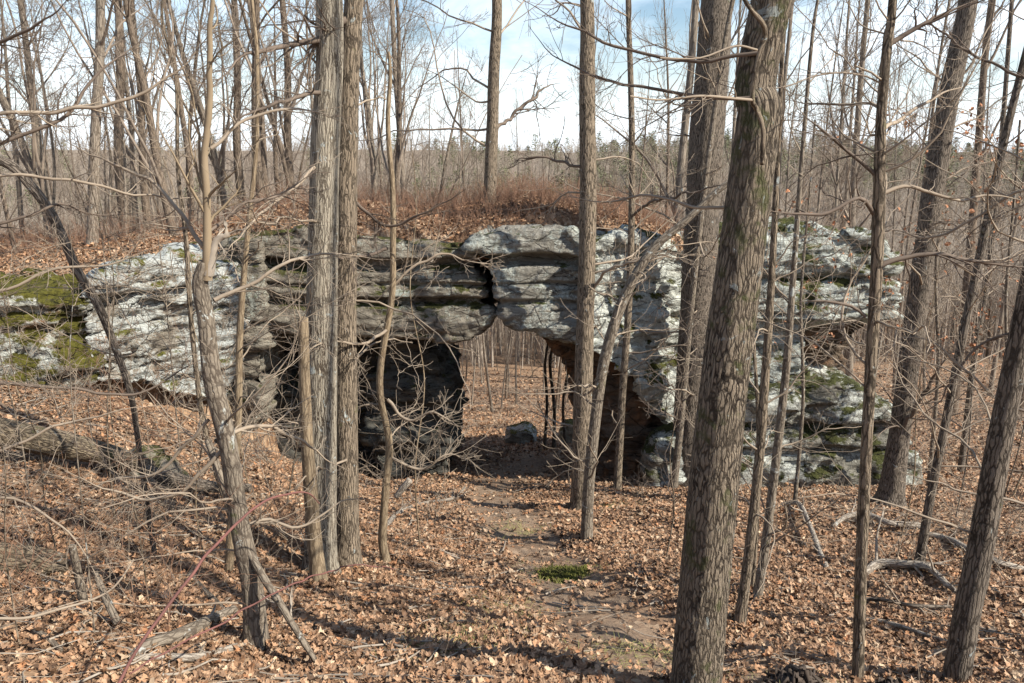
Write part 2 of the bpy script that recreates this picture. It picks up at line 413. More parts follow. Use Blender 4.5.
def trunk_obj(name, root, mat, *a, **k):
    V, flat, tot, bk, C, r = solid_trunk(*a, **k)
    if root is not None: V = rebase(V, root)
    me = make_mesh(name, V, flat, tot); attr_vec(me, 'bk', bk)
    return link(name, me, mat, root), C, r

# ------------------------------------------------------------------ rocks
def rock_mesh(name, poly, yf, depth, vox=.07, seed=0, strata=.16, sm=10, amp=.16, slope=0.0, root=None, back_shrink=.0, crag=.05, prof=None):
    """outline given on its own front face; yf(px) is the distance of the face, depth the real thickness"""
    F = [P(px, py, yf(px) + slope * (341 - py) / 100.0) for px, py in poly]; F = np.array(F)
    cen = F.mean(0); Bk = F + np.array([0, depth, 0]); Bk = Bk + (cen + np.array([0, depth, 0]) - Bk) * np.array([1, 0, 1]) * back_shrink
    bm = bmesh.new(); a = [bm.verts.new(p) for p in F]; b = [bm.verts.new(p) for p in Bk]
    bm.faces.new(a); bm.faces.new(b[::-1]); k = len(a)
    for i in range(k): bm.faces.new([a[i], b[i], b[(i + 1) % k], a[(i + 1) % k]])
    bmesh.ops.recalc_face_normals(bm, faces=bm.faces); bmesh.ops.triangulate(bm, faces=bm.faces)
    me = bpy.data.meshes.new(name + '_src'); bm.to_mesh(me); bm.free()
    o = bpy.data.objects.new(name + '_src', me); COL.objects.link(o)
    md = o.modifiers.new('r', 'REMESH'); md.mode = 'VOXEL'; md.voxel_size = vox
    ms = o.modifiers.new('s', 'SMOOTH'); ms.factor = .5; ms.iterations = 4
    dg = bpy.context.evaluated_depsgraph_get(); ev = o.evaluated_get(dg); m2 = bpy.data.meshes.new_from_object(ev)
    bpy.data.objects.remove(o); bpy.data.meshes.remove(me)
    nv = len(m2.vertices); V = np.empty(nv * 3, np.float32); m2.vertices.foreach_get('co', V); V = V.reshape(-1, 3).astype(float)
    Nn = np.empty(nv * 3, np.float32); m2.vertices.foreach_get('normal', Nn); Nn = Nn.reshape(-1, 3).astype(float)
    zz = V[:, 2] + .22 * fbm(V * np.array([.45, .45, .2]), 3, seed) + .05 * V[:, 0] * (1 if seed % 2 else -.6)
    u = zz * 1.5 + seed * 3.3; lay = np.floor(u); fr = u - lay
    wid = _h(lay.astype(np.int64), 0 * lay.astype(np.int64), 0 * lay.astype(np.int64) + 1, seed)
    lat = fbm(np.stack([V[:, 0] * .8, V[:, 1] * .8, lay * 3.1], -1), 3, seed + 2)
    u2 = zz * 4.6; lay2 = np.floor(u2); fr2 = u2 - lay2
    lat2 = fbm(np.stack([V[:, 0] * 1.6, V[:, 1] * 1.6, lay2 * 2.3], -1), 2, seed + 8)
    d = strata * ((wid - .5) * 1.2 + lat * 1.3) - strata * .9 * np.exp(-((np.minimum(fr, 1 - fr)) / .05) ** 2) * (.55 + 1.3 * lat2)
    d += strata * .35 * lat2 - strata * .25 * np.exp(-((np.minimum(fr2, 1 - fr2)) / .14) ** 2)
    Hn = Nn * np.array([1, 1, .15])
    if prof:
        Yp = float(np.mean(F[:, 1])); pz = np.array([P(512, a, Yp)[2] for a, _ in prof]); pv = np.array([b_ for _, b_ in prof])
        zw = V[:, 2] + .16 * fbm(V * np.array([.5, .5, .1]) + 2, 3, seed + 31) + .025 * V[:, 0] * (1 if seed % 2 else -1) * .5
        lm = .75 + 1.1 * fbm(V * np.array([.7, .7, 1.2]) + 7, 2, seed + 33)
        pv_ = np.interp(-zw, -pz, pv); d = d * .45 + np.where(pv_ < 0, pv_ * np.clip(lm, .1, 1.5), pv_)
    dis = Hn * d[:, None]
    fw = V + .12 * np.stack([fbm(V * 1.5, 2, seed + 41), fbm(V * 1.5, 2, seed + 42), .5 * fbm(V * 1.5, 2, seed + 43)], -1)
    g = amp * fbm(V * .7 + seed, 3, seed + 4) * 1.1 + crag * 2.4 * facets(fw, (.9, .9, 2.0), seed + 50) + crag * 1.1 * facets(fw, (2.3, 2.3, 5.5), seed + 60) + crag * .35 * facets(fw, (6, 6, 11), seed + 70) + .022 * fbm(V * 8, 3, seed + 9)
    V = V + dis + Nn * g[:, None]
    if root is not None: V = rebase(V, root)
    m2.vertices.foreach_set('co', np.ascontiguousarray(V, np.float32).ravel()); m2.name = name
    m2.polygons.foreach_set('use_smooth', np.ones(len(m2.polygons), bool)); m2.materials.clear(); m2.update()
    return m2

M_R_SLAB = rock_mat('brown_grey_sandstone', (.32, .285, .225), (.12, .10, .075), .44, .40, .35, 0, 1, (.10, .10, .03), (.46, .49, .42))
M_R_LINT = rock_mat('grey_sandstone', (.36, .34, .29), (.17, .155, .125), .56, .22, .35, .0, 7, (.09, .10, .03), (.50, .53, .47))
M_R_WHITE = rock_mat('lichen_covered_sandstone', (.40, .38, .31), (.24, .22, .17), 1.08, .46, .3, 0, 13)
M_R_PIER = rock_mat('shade_darkened_sandstone', (.14, .135, .115), (.055, .053, .045), .18, .28, .4, 0, 21)  # colour darkened to carry the shade under the overhang, not dampness
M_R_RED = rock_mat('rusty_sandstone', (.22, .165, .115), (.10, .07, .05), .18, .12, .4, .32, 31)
M_R_RIGHT = rock_mat('pale_mossy_sandstone', (.33, .33, .29), (.17, .16, .13), .86, .46, .25, .0, 43, (.10, .105, .03), (.58, .61, .55))
M_R_BOUL = rock_mat('mossy_boulder_stone', (.28, .265, .22), (.12, .112, .09),   .66, .52, .35, 0, 57, (.085, .09, .028))
M_R_OUT = rock_mat('white_lichen_outcrop_stone', (.35, .31, .25), (.17, .14, .105), .80, .36, .4, .05, 63, (.13, .125, .02), (.57, .59, .55))
M_R_MOSS = rock_mat('moss_coated_stone', (.22, .18, .13), (.09, .07, .05), .66, .70, .5, .1, 71, (.13, .12, .02))

arch = empty('rock_arch', tuple(P(520, 475, 19)))
tag(arch, 'natural sandstone arch with a flat lichened bridge over an opening', 'rock arch')
def rock_part(name, mat, label=None, **k):
    o = link(name, rock_mesh(name, root=arch, **k), mat, arch)
    if label: o['label'] = label
    return o
rock_part('overhanging_slab', M_R_SLAB, 'brown overhanging slab with a flat underside', poly=[(222,240),(300,230),(380,240),(440,244),(474,247),(480,270),(484,300),(492,312),(484,326),(470,338),(440,341),(390,339),(350,335),(290,333),(235,328),(222,290)], yf=lambda p: 17.7, prof=[(230,-.15),(246,.0),(260,.08),(264,-.38),(271,-.40),(275,.0),(285,.06),(287,-.12),(290,.05),(299,.08),(302,-.26),(306,-.22),(310,.10),(325,.16),(340,.12)], depth=4.0, seed=3, strata=.20, amp=.10, vox=.045)
rock_part('bridge_block', M_R_LINT, 'grey layered block right of the crack', poly=[(474,240),(500,229),(540,225),(606,236),(608,290),(606,345),(575,341),(545,337),(518,327),(506,318),(500,298),(492,275),(488,262),(470,258)], yf=lambda p: 17.5, prof=[(224,-.15),(236,.12),(255,.20),(259,-.30),(266,-.34),(270,-.02),(283,.03),(286,-.12),(289,.06),(301,.10),(304,-.16),(308,.12),(325,.16),(342,.10)], depth=4.2, seed=8, strata=.20, amp=.10, vox=.045, crag=.06)
rock_part('pillar_face', M_R_WHITE, 'face crusted with white lichen', poly=[(592,240),(620,234),(650,238),(690,252),(697,300),(702,400),(692,450),(676,440),(655,405),(638,378),(600,356),(590,350)], yf=lambda p: 17.0 + max(0, p - 600) * .011, depth=4.2, seed=14, strata=.05, amp=.17, vox=.045, crag=.085)
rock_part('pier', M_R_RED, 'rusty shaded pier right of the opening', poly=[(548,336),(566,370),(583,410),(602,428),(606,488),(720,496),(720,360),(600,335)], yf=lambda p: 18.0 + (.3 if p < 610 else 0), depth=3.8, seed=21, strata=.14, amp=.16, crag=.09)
rock_part('pier', M_R_PIER, 'shade-darkened pier left of the opening', poly=[(375,330),(428,336),(436,362),(450,386),(456,404),(450,430),(446,482),(385,488),(360,420)], yf=lambda p: 18.6, depth=3.6, seed=33, strata=.18, amp=.2, crag=.10)
rock_part('cave_back', M_R_PIER, 'shade-darkened rock at the back of the low cave', poly=[(215,318),(400,330),(405,500),(330,490),(215,460)], yf=lambda p: 20.0, depth=2.6, seed=41, strata=.2, amp=.3)
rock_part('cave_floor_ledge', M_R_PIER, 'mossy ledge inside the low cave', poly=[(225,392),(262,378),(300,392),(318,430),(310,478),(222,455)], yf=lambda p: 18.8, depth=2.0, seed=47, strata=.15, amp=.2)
rock_part('right_shoulder', M_R_RIGHT, 'pale mossy shoulder ending in an overhang', poly=[(684,256),(740,243),(800,232),(850,234),(884,244),(893,262),(890,300),(897,318),(880,324),(850,324),(822,326),(804,333),(800,392),(684,430)], yf=lambda p: 18.4, prof=[(232,-.2),(246,.0),(262,.08),(280,.14),(283,-.20),(288,.06),(304,.18),(322,.26),(328,.0),(345,-.1),(400,0)], vox=.05, depth=3.8, seed=52, strata=.2, amp=.22, crag=.12)
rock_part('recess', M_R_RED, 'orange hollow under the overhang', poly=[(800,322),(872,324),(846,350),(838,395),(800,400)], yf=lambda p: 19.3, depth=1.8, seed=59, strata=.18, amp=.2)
# soil carried by the bridge
cx = np.linspace(-6.9, 4.6, 150); cy = np.linspace(18.1, 23.0, 70)
def cap_z(x, y):
    pxs = [200, 235, 300, 380, 440, 470, 540, 600, 650, 700]; pys = [237, 235, 227, 236, 239, 233, 221, 232, 234, 250]
    wx = [P(a, b, 17.9)[0] for a, b in zip(pxs, pys)]; wz = [P(a, b, 17.9)[2] for a, b in zip(pxs, pys)]
    t = (y - 18.0) / 4.8
    z = np.interp(x, wx, wz) + .02 + .42 * np.sin(np.pi * np.clip(t * .95, 0, 1)) * (1 - sstep(1.8, 4.6, x) * .8) - .35 * sstep(.75, 1.1, t) - .45 * (1 - sstep(-.04, .1, t))
    z = z - .5 * sstep(3.9, 4.6, x)
    return z + .16 * fbm(np.stack([x * .9, y * .9, 0 * x], -1), 4, 31)
CX, CY = np.meshgrid(cx, cy); CZ = cap_z(CX, CY); ed = np.minimum.reduce([(CX - cx[0]) / .3, (cx[-1] - CX) / .5, (CY - cy[0]) / .22, (cy[-1] - CY) / .3])
CZ = CZ - .5 * (1 - np.clip(ed, 0, 1)) ** 2
CYd = CY + .18 * fbm(np.stack([CX * 1.3, CY * .6, 0 * CX], -1), 3, 77) * (1 - sstep(17.9, 18.8, CY)) + .14 * fbm(np.stack([CX * 5, CY * 2, 0 * CX], -1), 3, 78) * (1 - sstep(17.9, 18.5, CY))
top = np.stack([CX, CYd, CZ], -1).reshape(-1, 3); nn = len(cx)
ii = (np.arange(len(cy) - 1)[:, None] * nn + np.arange(nn - 1)[None, :]).ravel()
me = make_mesh('soil_cap', rebase(top, arch), np.stack([ii, ii + 1, ii + nn + 1, ii + nn], -1), 4)
md = link('soil_cap', me, M_GROUND, arch)
s_ = md.modifiers.new('solid', 'SOLIDIFY'); s_.thickness = .22; s_.offset = -1

out = empty('rock_outcrop', tuple(P(120, 380, 15)))
tag(out, 'low outcrop streaked with white lichen in the leafy bank left of the arch', 'rock')
yfo = lambda p: float(np.interp(p, [-100, 0, 90, 235], [13.6, 14.3, 15.0, 17.2]))
for nm, mat, lab, k in [
    ('lichened_face', M_R_OUT, 'white streaked face', dict(poly=[(84,300),(88,282),(112,268),(150,258),(196,266),(236,262),(240,330),(236,395),(205,408),(160,392),(118,384),(84,378)], yf=yfo, depth=2.4, vox=.05, seed=62, strata=.2, amp=.2, crag=.09)),
    ('mossy_face', M_R_MOSS, 'yellow green mossy face', dict(poly=[(-90,300),(-20,292),(20,292),(50,300),(92,290),(96,380),(60,384),(0,386),(-90,394)], yf=yfo, depth=2.0, seed=69, strata=.14, amp=.25, crag=.1)),
    ('shadowed_face', M_R_SLAB, None, dict(poly=[(196,300),(205,262),(232,240),(262,240),(262,400),(235,440),(200,420)], yf=lambda p: 17.4, depth=2.4, seed=73, strata=.2, amp=.2))]:
    o = link(nm, rock_mesh(nm, root=out, **k), mat, out)
    if lab: o['label'] = lab
def boulder(name, label, cat, mat, **k):
    base = P(*k.pop('base')); o = empty('_', tuple(base)); me = rock_mesh(name, root=o, **k)
    loc = tuple(o.location); bpy.data.objects.remove(o)
    r = link(name, me, mat); r.location = loc; tag(r, label, cat); return r
boulder('boulder', 'broad moss and lichen covered boulder under the overhang right of the big oak', 'boulder', M_R_BOUL, base=(800,490,18.5), poly=[(700,424),(745,402),(790,386),(830,382),(868,392),(895,414),(908,438),(918,470),(912,494),(800,500),(700,502)], yf=lambda p: 17.5, prof=[(384,-.3),(396,.0),(412,.10),(424,.08),(427,-.25),(432,-.02),(448,.14),(452,-.22),(458,.10),(480,.16),(495,.1)], depth=3.4, seed=82, strata=.2, amp=.16, crag=.08)
boulder('rock', 'small lichened rock leaning on the foot of the pale pillar', 'rock', M_R_BOUL, base=(675,480,17), poly=[(650,470),(660,446),(684,436),(704,450),(710,492),(655,496)], yf=lambda p: 16.7, depth=1.0, seed=91, strata=.1, amp=.15)
boulder('rock', 'flat topped mossy rock with a white cap, seen through the arch opening', 'rock', M_R_OUT, base=(520,455,26), poly=[(503,440),(512,434),(528,431),(536,438),(536,462),(502,464)], yf=lambda p: 24.5, depth=1.0, seed=95, strata=.06, amp=.08, vox=.05)
boulder('rock', 'round white lichened rock beside dark saplings, seen through the arch opening', 'rock', M_R_WHITE, base=(565,455,26), poly=[(560,434),(568,425),(576,427),(583,440),(580,458),(557,458)], yf=lambda p: 24.8, depth=.8, seed=97, strata=.04, amp=.06, vox=.05)
boulder('rock', 'low grey green rock half buried below the fallen log', 'rock', M_R_SLAB, base=(150,500,10), poly=[(98,498),(104,478),(128,468),(152,480),(168,500),(176,522),(150,530),(110,520)], yf=lambda p: 10.2, depth=.8, seed=101, strata=.06, amp=.1, vox=.05)

# ------------------------------------------------------------------ foreground trees measured against the photograph
def side_twigs(bag, C, r, k, t0, t1, length, n2=6, g=rng, rmin=.0022, trop=.02, rf=.3, ang=(.8, 1.5), rcap=.012, l3=3):
    k = int(k * 1.7); D = float(C[:, 1].mean()); n2, l3 = (n2, l3) if D < 7 else (max(3, n2 - 1), max(1, l3 - 1)); k = k if D < 7 else int(k * .85); idx = np.linspace(0, C.shape[0] - 1, 40).astype(int)
    P0 = C[None, idx]; R0 = np.minimum(r, max(rcap, .0018 * D) / rf)[None, idx]
    a, ra = spawn(P0, R0, k, t0, t1, 1.5 + length * 1.7, ang, 12, .20, trop, rf, max(rmin, .00050 * D), g)
    bag.add(a, ra, 5)
    b_, rb = spawn(a, ra, n2, .15, .95, .5, (.5, 1.1), 8, .18, trop, .55, max(rmin * .7, .00038 * D), g); bag.add(b_, rb, 4)
    if l3:
        c_, rc = spawn(b_, rb, l3, .2, .95, .5, (.5, 1.1), 5, .2, trop, .6, max(rmin * .5, .00029 * D), g); bag.add(c_, rc, 3)
    return a, ra
def crown(bag, C, r, t0, k, length, g, rmin=.004, depth=3, spread=(.5, 1.1)):
    k = max(3, int(k * .6)); idx = np.linspace(0, C.shape[0] - 1, 40).astype(int); P0 = C[None, idx]; R0 = r[None, idx]
    a, ra = spawn(P0, R0, k, t0, .99, 1.5 + length, spread, 8, .14, .08, .45, rmin * 2, g); bag.add(a, ra, 5)
    b_, rb = spawn(a, ra, 4, .2, 1, .5, (.4, .95), 6, .16, .07, .5, rmin * 1.2, g); bag.add(b_, rb, 4)
    if depth > 2:
        c_, rc = spawn(b_, rb, 3, .15, 1, .5, (.4, .9), 5, .2, .05, .5, rmin * .7, g); bag.add(c_, rc, 3)
    if depth > 3:
        d_, rd = spawn(c_, rc, 4, .15, 1, .5, (.4, .9), 4, .2, .04, .6, rmin * .5, g); bag.add(d_, rd, 3)
    return a, ra
def px_line(pts, Y, lean=0.0):
    """pts (px,py,w) bottom to top; Y distance, lean = extra distance per 100 px of height"""
    y0 = pts[0][1]; L = []; W = []
    for px, py, w in pts:
        yy = Y + lean * (y0 - py) / 100.0; L.append(P(px, py, yy)); W.append(w * .5 * mpp(py, yy))
    return L, W
def tree(name, label, cat, pts, mat, Y=None, sides=28, step=.05, furrow=0, ff=(30, 8), rough=.05, flare=.35, top=14.0, seed=1, twigs=10, tw_len=1.2, tw_t=(.1, .7), crown_k=10, crown_len=3.0, crown_t=.62, tmat=None, lean=0.0, wob=.0, group=None, stop=False, l3=3, tw_rmin=.0022, n2=6, on=None):
    g = np.random.default_rng(seed)
    if Y is None: h = ghit(pts[0][0], pts[0][1]); Y = h[1]
    L, W = px_line(pts, Y, lean)
    L = list(L); W = list(W)
    gz = float(ground_z(L[0][0], L[0][1])) if on is None else on(L[0][0], L[0][1])
    d0 = (L[1] - L[0]); d0 = d0 / max(.1, d0[2])
    if L[0][2] > gz + .05:                       # carry the trunk down to its roots
        q = L[0] + d0 * (gz - .15 - L[0][2]); L.insert(0, q); W.insert(0, W[0] * 1.06)
    else:
        L[0] = L[0] + np.array([0, 0, gz - .12 - L[0][2]]) if abs(gz - L[0][2]) < .6 else L[0]
    root = empty(name, (L[0][0], L[0][1], gz))
    if not stop:
        d = L[-1] - L[-2]; d = d / np.linalg.norm(d); h0 = L[-1][2] - L[0][2]
        d = d * .7 + np.array([0, 0, .3]); d /= np.linalg.norm(d)
        rest = max(1.5, top - h0); k = 3
        for j in range(1, k + 1):
            L.append(L[-1] + d * rest / k + g.normal(size=3) * np.array([.12, .12, 0]) * rest / k * .5); W.append(W[-1] * (.72 if j < k else .3))
    t, C, r = trunk_obj('trunk', root, mat, np.array(L), np.array(W), step=step, sides=sides, flare=flare, rough=rough, furrow=furrow, ff=ff, seed=seed, wob=wob)
    bag = Bag()
    if twigs: side_twigs(bag, C, r, twigs, tw_t[0], tw_t[1], tw_len, n2, g, tw_rmin, l3=l3)
    if crown_k and not stop: crown(bag, C, r, crown_t, crown_k, crown_len, g)
    if bag.n: link('crown', bag.mesh('crown', root), tmat or M_TWIG, root)
    tag(root, label, cat, group)
    return root, C, r
def limb(root, pts, Y, mat=M_TWIGD, name='limb', Y2=None, twigs=6, tl=.5, g=rng, sides=6):
    yy = [Y + ((Y2 or Y) - Y) * i / (len(pts) - 1) for i in range(len(pts))]
    L = [P(a, b, q) for (a, b, w), q in zip(pts, yy)]; W = [w * .5 * mpp(b, q) for (a, b, w), q in zip(pts, yy)]
    C, r = resample(L, .06, W); r = r * (1 - .75 * sstep(.55, 1, np.linspace(0, 1, len(r)))); C = C + .035 * np.stack([fbm(C * 2.1 + 3, 3, 1), fbm(C * 2.1, 3, 2), fbm(C * 2.1 + 8, 3, 3)], -1) * np.linspace(0, 1, len(C))[:, None] * Y * .25 + .016 * np.stack([vnoise(C * 7 + 3, 1), vnoise(C * 7, 2), vnoise(C * 7 + 8, 3)], -1) * Y * .2; bag = Bag(); bag.add(C[None], r[None], sides)
    idx = np.linspace(0, len(C) - 1, 24).astype(int)
    if twigs:
        twigs = int(twigs * 1.5)
        a, ra = spawn(C[None, idx], r[None, idx], twigs, .12, .97, 1.5 + tl, (.4, 1.1), 7, .18, .03, .5, .0005 * Y, g); bag.add(a, ra, 4)
        b_, rb = spawn(a, ra, 6, .2, .95, .5, (.4, 1.0), 5, .2, .02, .6, .00033 * Y, g); bag.add(b_, rb, 3)
    return link(name, bag.mesh(name, root), mat, root)

T = {}
T['oak'] = tree('oak_tree', 'large leaning tree with deeply furrowed bark and moss rising past the frame, thickest trunk', 'tree', [(694,700,50),(703,600,50),(714,480,49),(727,360,47),(743,240,45),(758,120,43),(772,0,40)], M_OAK, Y=5.0, sides=110, step=.018, furrow=.07, ff=(38, 11), rough=.05, flare=0, top=16, seed=3, twigs=7, tw_len=.8, tw_t=(.3, .6), crown_k=12, crown_len=3.5)
T['A'] = tree('hickory_tree', 'straight grey trunk with vertical bark strips, left of its darker twin', 'tree', [(320,574,31),(321,450,31),(322,300,31),(325,150,29),(329,0,27)], M_HICK, sides=56, step=.04, furrow=.05, ff=(42, 3), rough=.04, top=17, seed=5, twigs=9, tw_len=1.3, crown_k=12, crown_len=3.5)
T['B'] = tree('hickory_tree', 'straight darker brown trunk standing right beside the grey strip-barked one', 'tree', [(347,567,25),(346,450,24),(345,300,23),(347,150,22),(354,0,19)], M_BROWN, sides=48, step=.04, furrow=.05, ff=(42, 3.5), rough=.05, top=15, seed=6, twigs=8, tw_len=1.1, crown_k=10, crown_len=3)
T['stub'] = tree('snag', 'broken-topped tan dead trunk in front of the grey strip-barked trunk', 'dead tree', [(318,574,15),(312,510,14),(306,420,12),(303,318,10)], M_TAN, Y=7.7, sides=20, top=3, seed=7, twigs=2, tw_len=.5, crown_k=0, stop=True)
T['C'] = tree('snag', 'thin tan leafless pole with a snapped tip right of the twin trunks', 'dead tree', [(388,566,9),(385,500,8),(388,440,7.5),(385,380,7),(389,310,6.5),(391,250,6),(394,190,5.5),(390,140,5),(386,100,4.6),(382,52,3)], M_TAN, sides=14, seed=8, twigs=6, tw_len=.5, crown_k=0, stop=True, wob=.16)
T['J'] = tree('oak_tree', 'straight mid-sized grey-brown trunk in front of the right side of the arch opening', 'tree', [(580,510,20),(582,430,18.5),(585,330,18),(588,200,17),(587,90,16),(587,0,14)], M_BROWN, sides=36, step=.05, furrow=.04, rough=.05, top=16, seed=9, twigs=8, tw_len=1.4, crown_k=10, crown_len=3, flare=.25)
T['Q'] = tree('sapling', 'smooth slender tree bending right across the pale pillar toward the big trunk', 'sapling', [(586,541,12),(590,470,11.5),(600,385,11),(611,335,11),(627,292,10.5),(652,250,9),(682,224,7.5),(724,186,6),(758,168,5)], M_GREY, sides=16, seed=10, twigs=7, tw_len=.9, crown_k=0, stop=True, flare=.2)
T['N'] = tree('oak_tree', 'very thick shaded trunk behind the furrowed tree, against the right rock', 'tree', [(690,484,37),(693,400,35),(700,260,34),(708,120,34),(717,0,31)], M_DARK, sides=48, step=.05, furrow=.06, ff=(24, 5), top=22, seed=12, twigs=8, tw_len=1.8, crown_k=14, crown_len=4, flare=.3)
T['O'] = tree('sapling', 'pale thin stem leaning right just left of the very thick shaded trunk', 'sapling', [(673,490,8),(681,420,7),(690,320,6.5),(703,200,6),(722,60,5),(733,0,4.5)], M_GREY, sides=12, seed=13, twigs=6, tw_len=.8, crown_k=5, top=9, crown_len=1)
T['Pp'] = tree('sapling', 'thin dark straight stem in front of the white lichened pillar', 'sapling', [(617,492,8),(622,400,7.5),(629,300,7),(632,180,6.5),(631,90,6),(628,0,5)], M_BROWN, sides=12, seed=14, twigs=10, tw_len=1.4, crown_k=5, top=11, crown_len=1.6)
T['K'] = tree('oak_tree', 'tall dark trunk leaning right beyond the mossy boulder, with lichen patches', 'tree', [(889,506,24),(900,430,20),(915,320,20),(932,200,20),(950,90,20),(968,0,18)], M_DARK, sides=36, step=.05, furrow=.04, top=17, seed=15, twigs=9, tw_len=1.6, crown_k=10, crown_len=3, flare=.6)
T['L1'] = tree('sapling', 'slim brown stem just right of the furrowed trunk, frontmost of three', 'sapling', [(738,629,11),(748,560,10),(758,470,9.5),(765,380,9),(772,270,7),(778,150,5),(783,30,4)], M_BROWN, sides=16, seed=16, twigs=10, tw_len=.8, crown_k=3, top=7, crown_len=1, flare=.3)
T['L2'] = tree('sapling', 'pale lichened slim stem curving up past the boulder, rightmost of three', 'sapling', [(756,600,9),(766,540,9),(776,460,8.5),(786,370,8),(793,280,6),(801,170,4.5),(812,40,3.5)], M_GREY, sides=16, seed=17, twigs=8, tw_len=.8, crown_k=3, top=7.5, crown_len=1, flare=.3)
T['L3'] = tree('sapling', 'thinnest stem between its two thicker neighbours beside the furrowed trunk', 'sapling', [(751,603,5),(757,520,4.5),(758,420,4),(752,320,3.5),(748,260,3)], M_BROWN, Y=8.2, sides=10, seed=18, twigs=6, tw_len=.6, crown_k=0, stop=True)
T['W'] = tree('sapling', 'knobbly dark slim tree with wide-spread limbs running from bottom to top', 'tree', [(857,700,11),(860,600,11.5),(865,480,11),(870,380,11),(876,280,11.5),(879,205,12),(881,120,9.5),(888,40,9),(893,0,8)], M_BROWN, Y=5.3, sides=24, step=.03, rough=.12, top=9, seed=19, twigs=16, tw_len=.9, tw_t=(.25, .7), crown_k=6, crown_len=1.6, flare=.15)
T['X'] = tree('oak_tree', 'dark trunk leaning right at the lower corner, cut by the frame edge', 'tree', [(954,695,26),(966,620,25),(982,540,24),(1000,440,23),(1018,350,22),(1040,240,21),(1062,120,20)], M_DARK, Y=5.4, sides=44, step=.03, furrow=.05, rough=.06, top=13, seed=20, twigs=6, tw_len=1.0, crown_k=9, crown_len=2.6, flare=0)
T['Y'] = tree('sapling', 'slender dark leaning tree between the knobbly one and the frame-cut trunk', 'sapling', [(918,570,9),(930,500,8.5),(944,430,8),(962,340,8),(981,250,8),(1000,160,7.5),(1024,60,7),(1040,0,6)], M_DARK, sides=16, seed=22, twigs=11, tw_len=1.5, crown_k=6, top=11, crown_len=2)
T['Z'] = tree('sapling', 'thin upright stem in the leaves beyond the slender leaning tree', 'sapling', [(963,452,6),(974,360,5.5),(990,260,5),(1003,120,4.5),(1012,0,4)], M_DARK, Y=20, sides=10, seed=23, twigs=10, tw_len=1.6, crown_k=5, top=13, crown_len=2)
T['D'] = tree('leaning_tree', 'leaning lichen-grey trunk on the left bank that forks into thin upright stems', 'tree', [(256,648,24),(252,590,20),(239,520,19),(229,450,18),(213,380,18),(206,320,16),(200,285,15),(205,262,12)], M_GREY, sides=44, step=.03, furrow=.05, ff=(34, 7), rough=.13, seed=24, twigs=5, tw_len=1.2, crown_k=0, stop=True, flare=.15)
rD = T['D'][0]; YD = T['D'][1][:, 1].mean()
limb(rD, [(206,280,12),(207,220,9),(205,140,7.5),(210,60,6.5),(214,-20,6),(220,-140,4)], YD, M_TAN, 'upright_stem', twigs=6, tl=.7)
limb(rD, [(207,275,12),(215,240,8),(226,235,6),(221,216,4),(232,214,3)], YD, M_DEAD, 'broken_fork', twigs=2, tl=.3)
T['D2'] = tree('sapling', 'thin brown stem rising from the brush just right of the forked leaning trunk', 'sapling', [(233,500,8),(238,420,7.5),(240,330,7),(247,240,5.5),(256,150,4.5),(257,60,4),(252,0,3.5)], M_TAN, Y=7.6, sides=12, seed=25, twigs=12, tw_len=1.0, crown_k=3, top=8, crown_len=1)
T['D3'] = tree('sapling', 'dark crooked thin stem left of the forked trunk crossing the outcrop', 'sapling', [(232,520,6),(205,430,5),(192,330,5),(186,240,4.5),(178,170,4),(176,80,3.5)], M_BROWN, Y=8.6, sides=12, seed=26, twigs=12, tw_len=1.0, crown_k=2, top=7, crown_len=1)
T['U'] = tree('bent_sapling', 'dark bare sapling arching down from the left edge in front of the outcrop', 'sapling', [(140,455,5),(132,400,6),(118,355,7),(98,305,8.5),(77,270,9),(64,240,9),(49,210,9.5),(30,185,10),(10,165,10),(-30,150,10)], M_DARK, Y=7.5, sides=20, seed=27, twigs=7, tw_len=.8, crown_k=0, stop=True, flare=0)
T['Rr'] = tree('pine_tree', 'straight dark trunk growing alone on top of the arch', 'tree', [(489,208,13),(492,140,12),(494,70,11.5),(497,0,10)], M_BROWN, Y=20.3, on=lambda x, y: float(cap_z(x, y)) - .05, sides=20, top=14, seed=28, twigs=9, tw_len=2.2, crown_k=8, crown_len=3, flare=.3)
# hand-placed limbs of the trees above
g7 = np.random.default_rng(77)
rW = T['W'][0]
limb(rW, [(878,268,6),(895,259,5.5),(928,254,4.5),(965,260,4),(1016,267,3.2),(1060,262,2)], 5.3, M_TWIGD, twigs=9, tl=.5, g=g7)
limb(rW, [(876,215,5),(860,200,4),(820,215,4),(785,214,3.2),(760,212,2)], 5.3, M_TWIGD, Y2=5.0, twigs=7, tl=.45, g=g7)
limb(rW, [(880,195,5),(905,186,4),(930,192,3.5),(962,200,3),(1000,196,2.5),(1040,205,2)], 5.3, M_TWIG, Y2=5.8, twigs=9, tl=.5, g=g7)
limb(rW, [(866,318,4),(850,308,3.5),(825,300,3),(800,300,2.5)], 5.3, M_TWIGD, twigs=5, tl=.35, g=g7)
limb(rW, [(890,45,5.5),(915,30,5),(945,14,4),(975,2,3)], 5.3, M_TWIGD, twigs=7, tl=.5, g=g7)
limb(rW, [(879,180,5),(862,162,4),(845,150,3.2),(820,128,2.5),(795,112,2)], 5.3, M_TWIGD, twigs=7, tl=.5, g=g7)
limb(rW, [(881,130,4.5),(900,120,4),(930,100,3),(975,84,2.5)], 5.3, M_TWIG, Y2=6.2, twigs=8, tl=.5, g=g7)
limb(rW, [(882,110,4),(862,105,3),(820,106,2.6),(784,102,2)], 5.3, M_TWIG, Y2=5.8, twigs=6, tl=.5, g=g7)
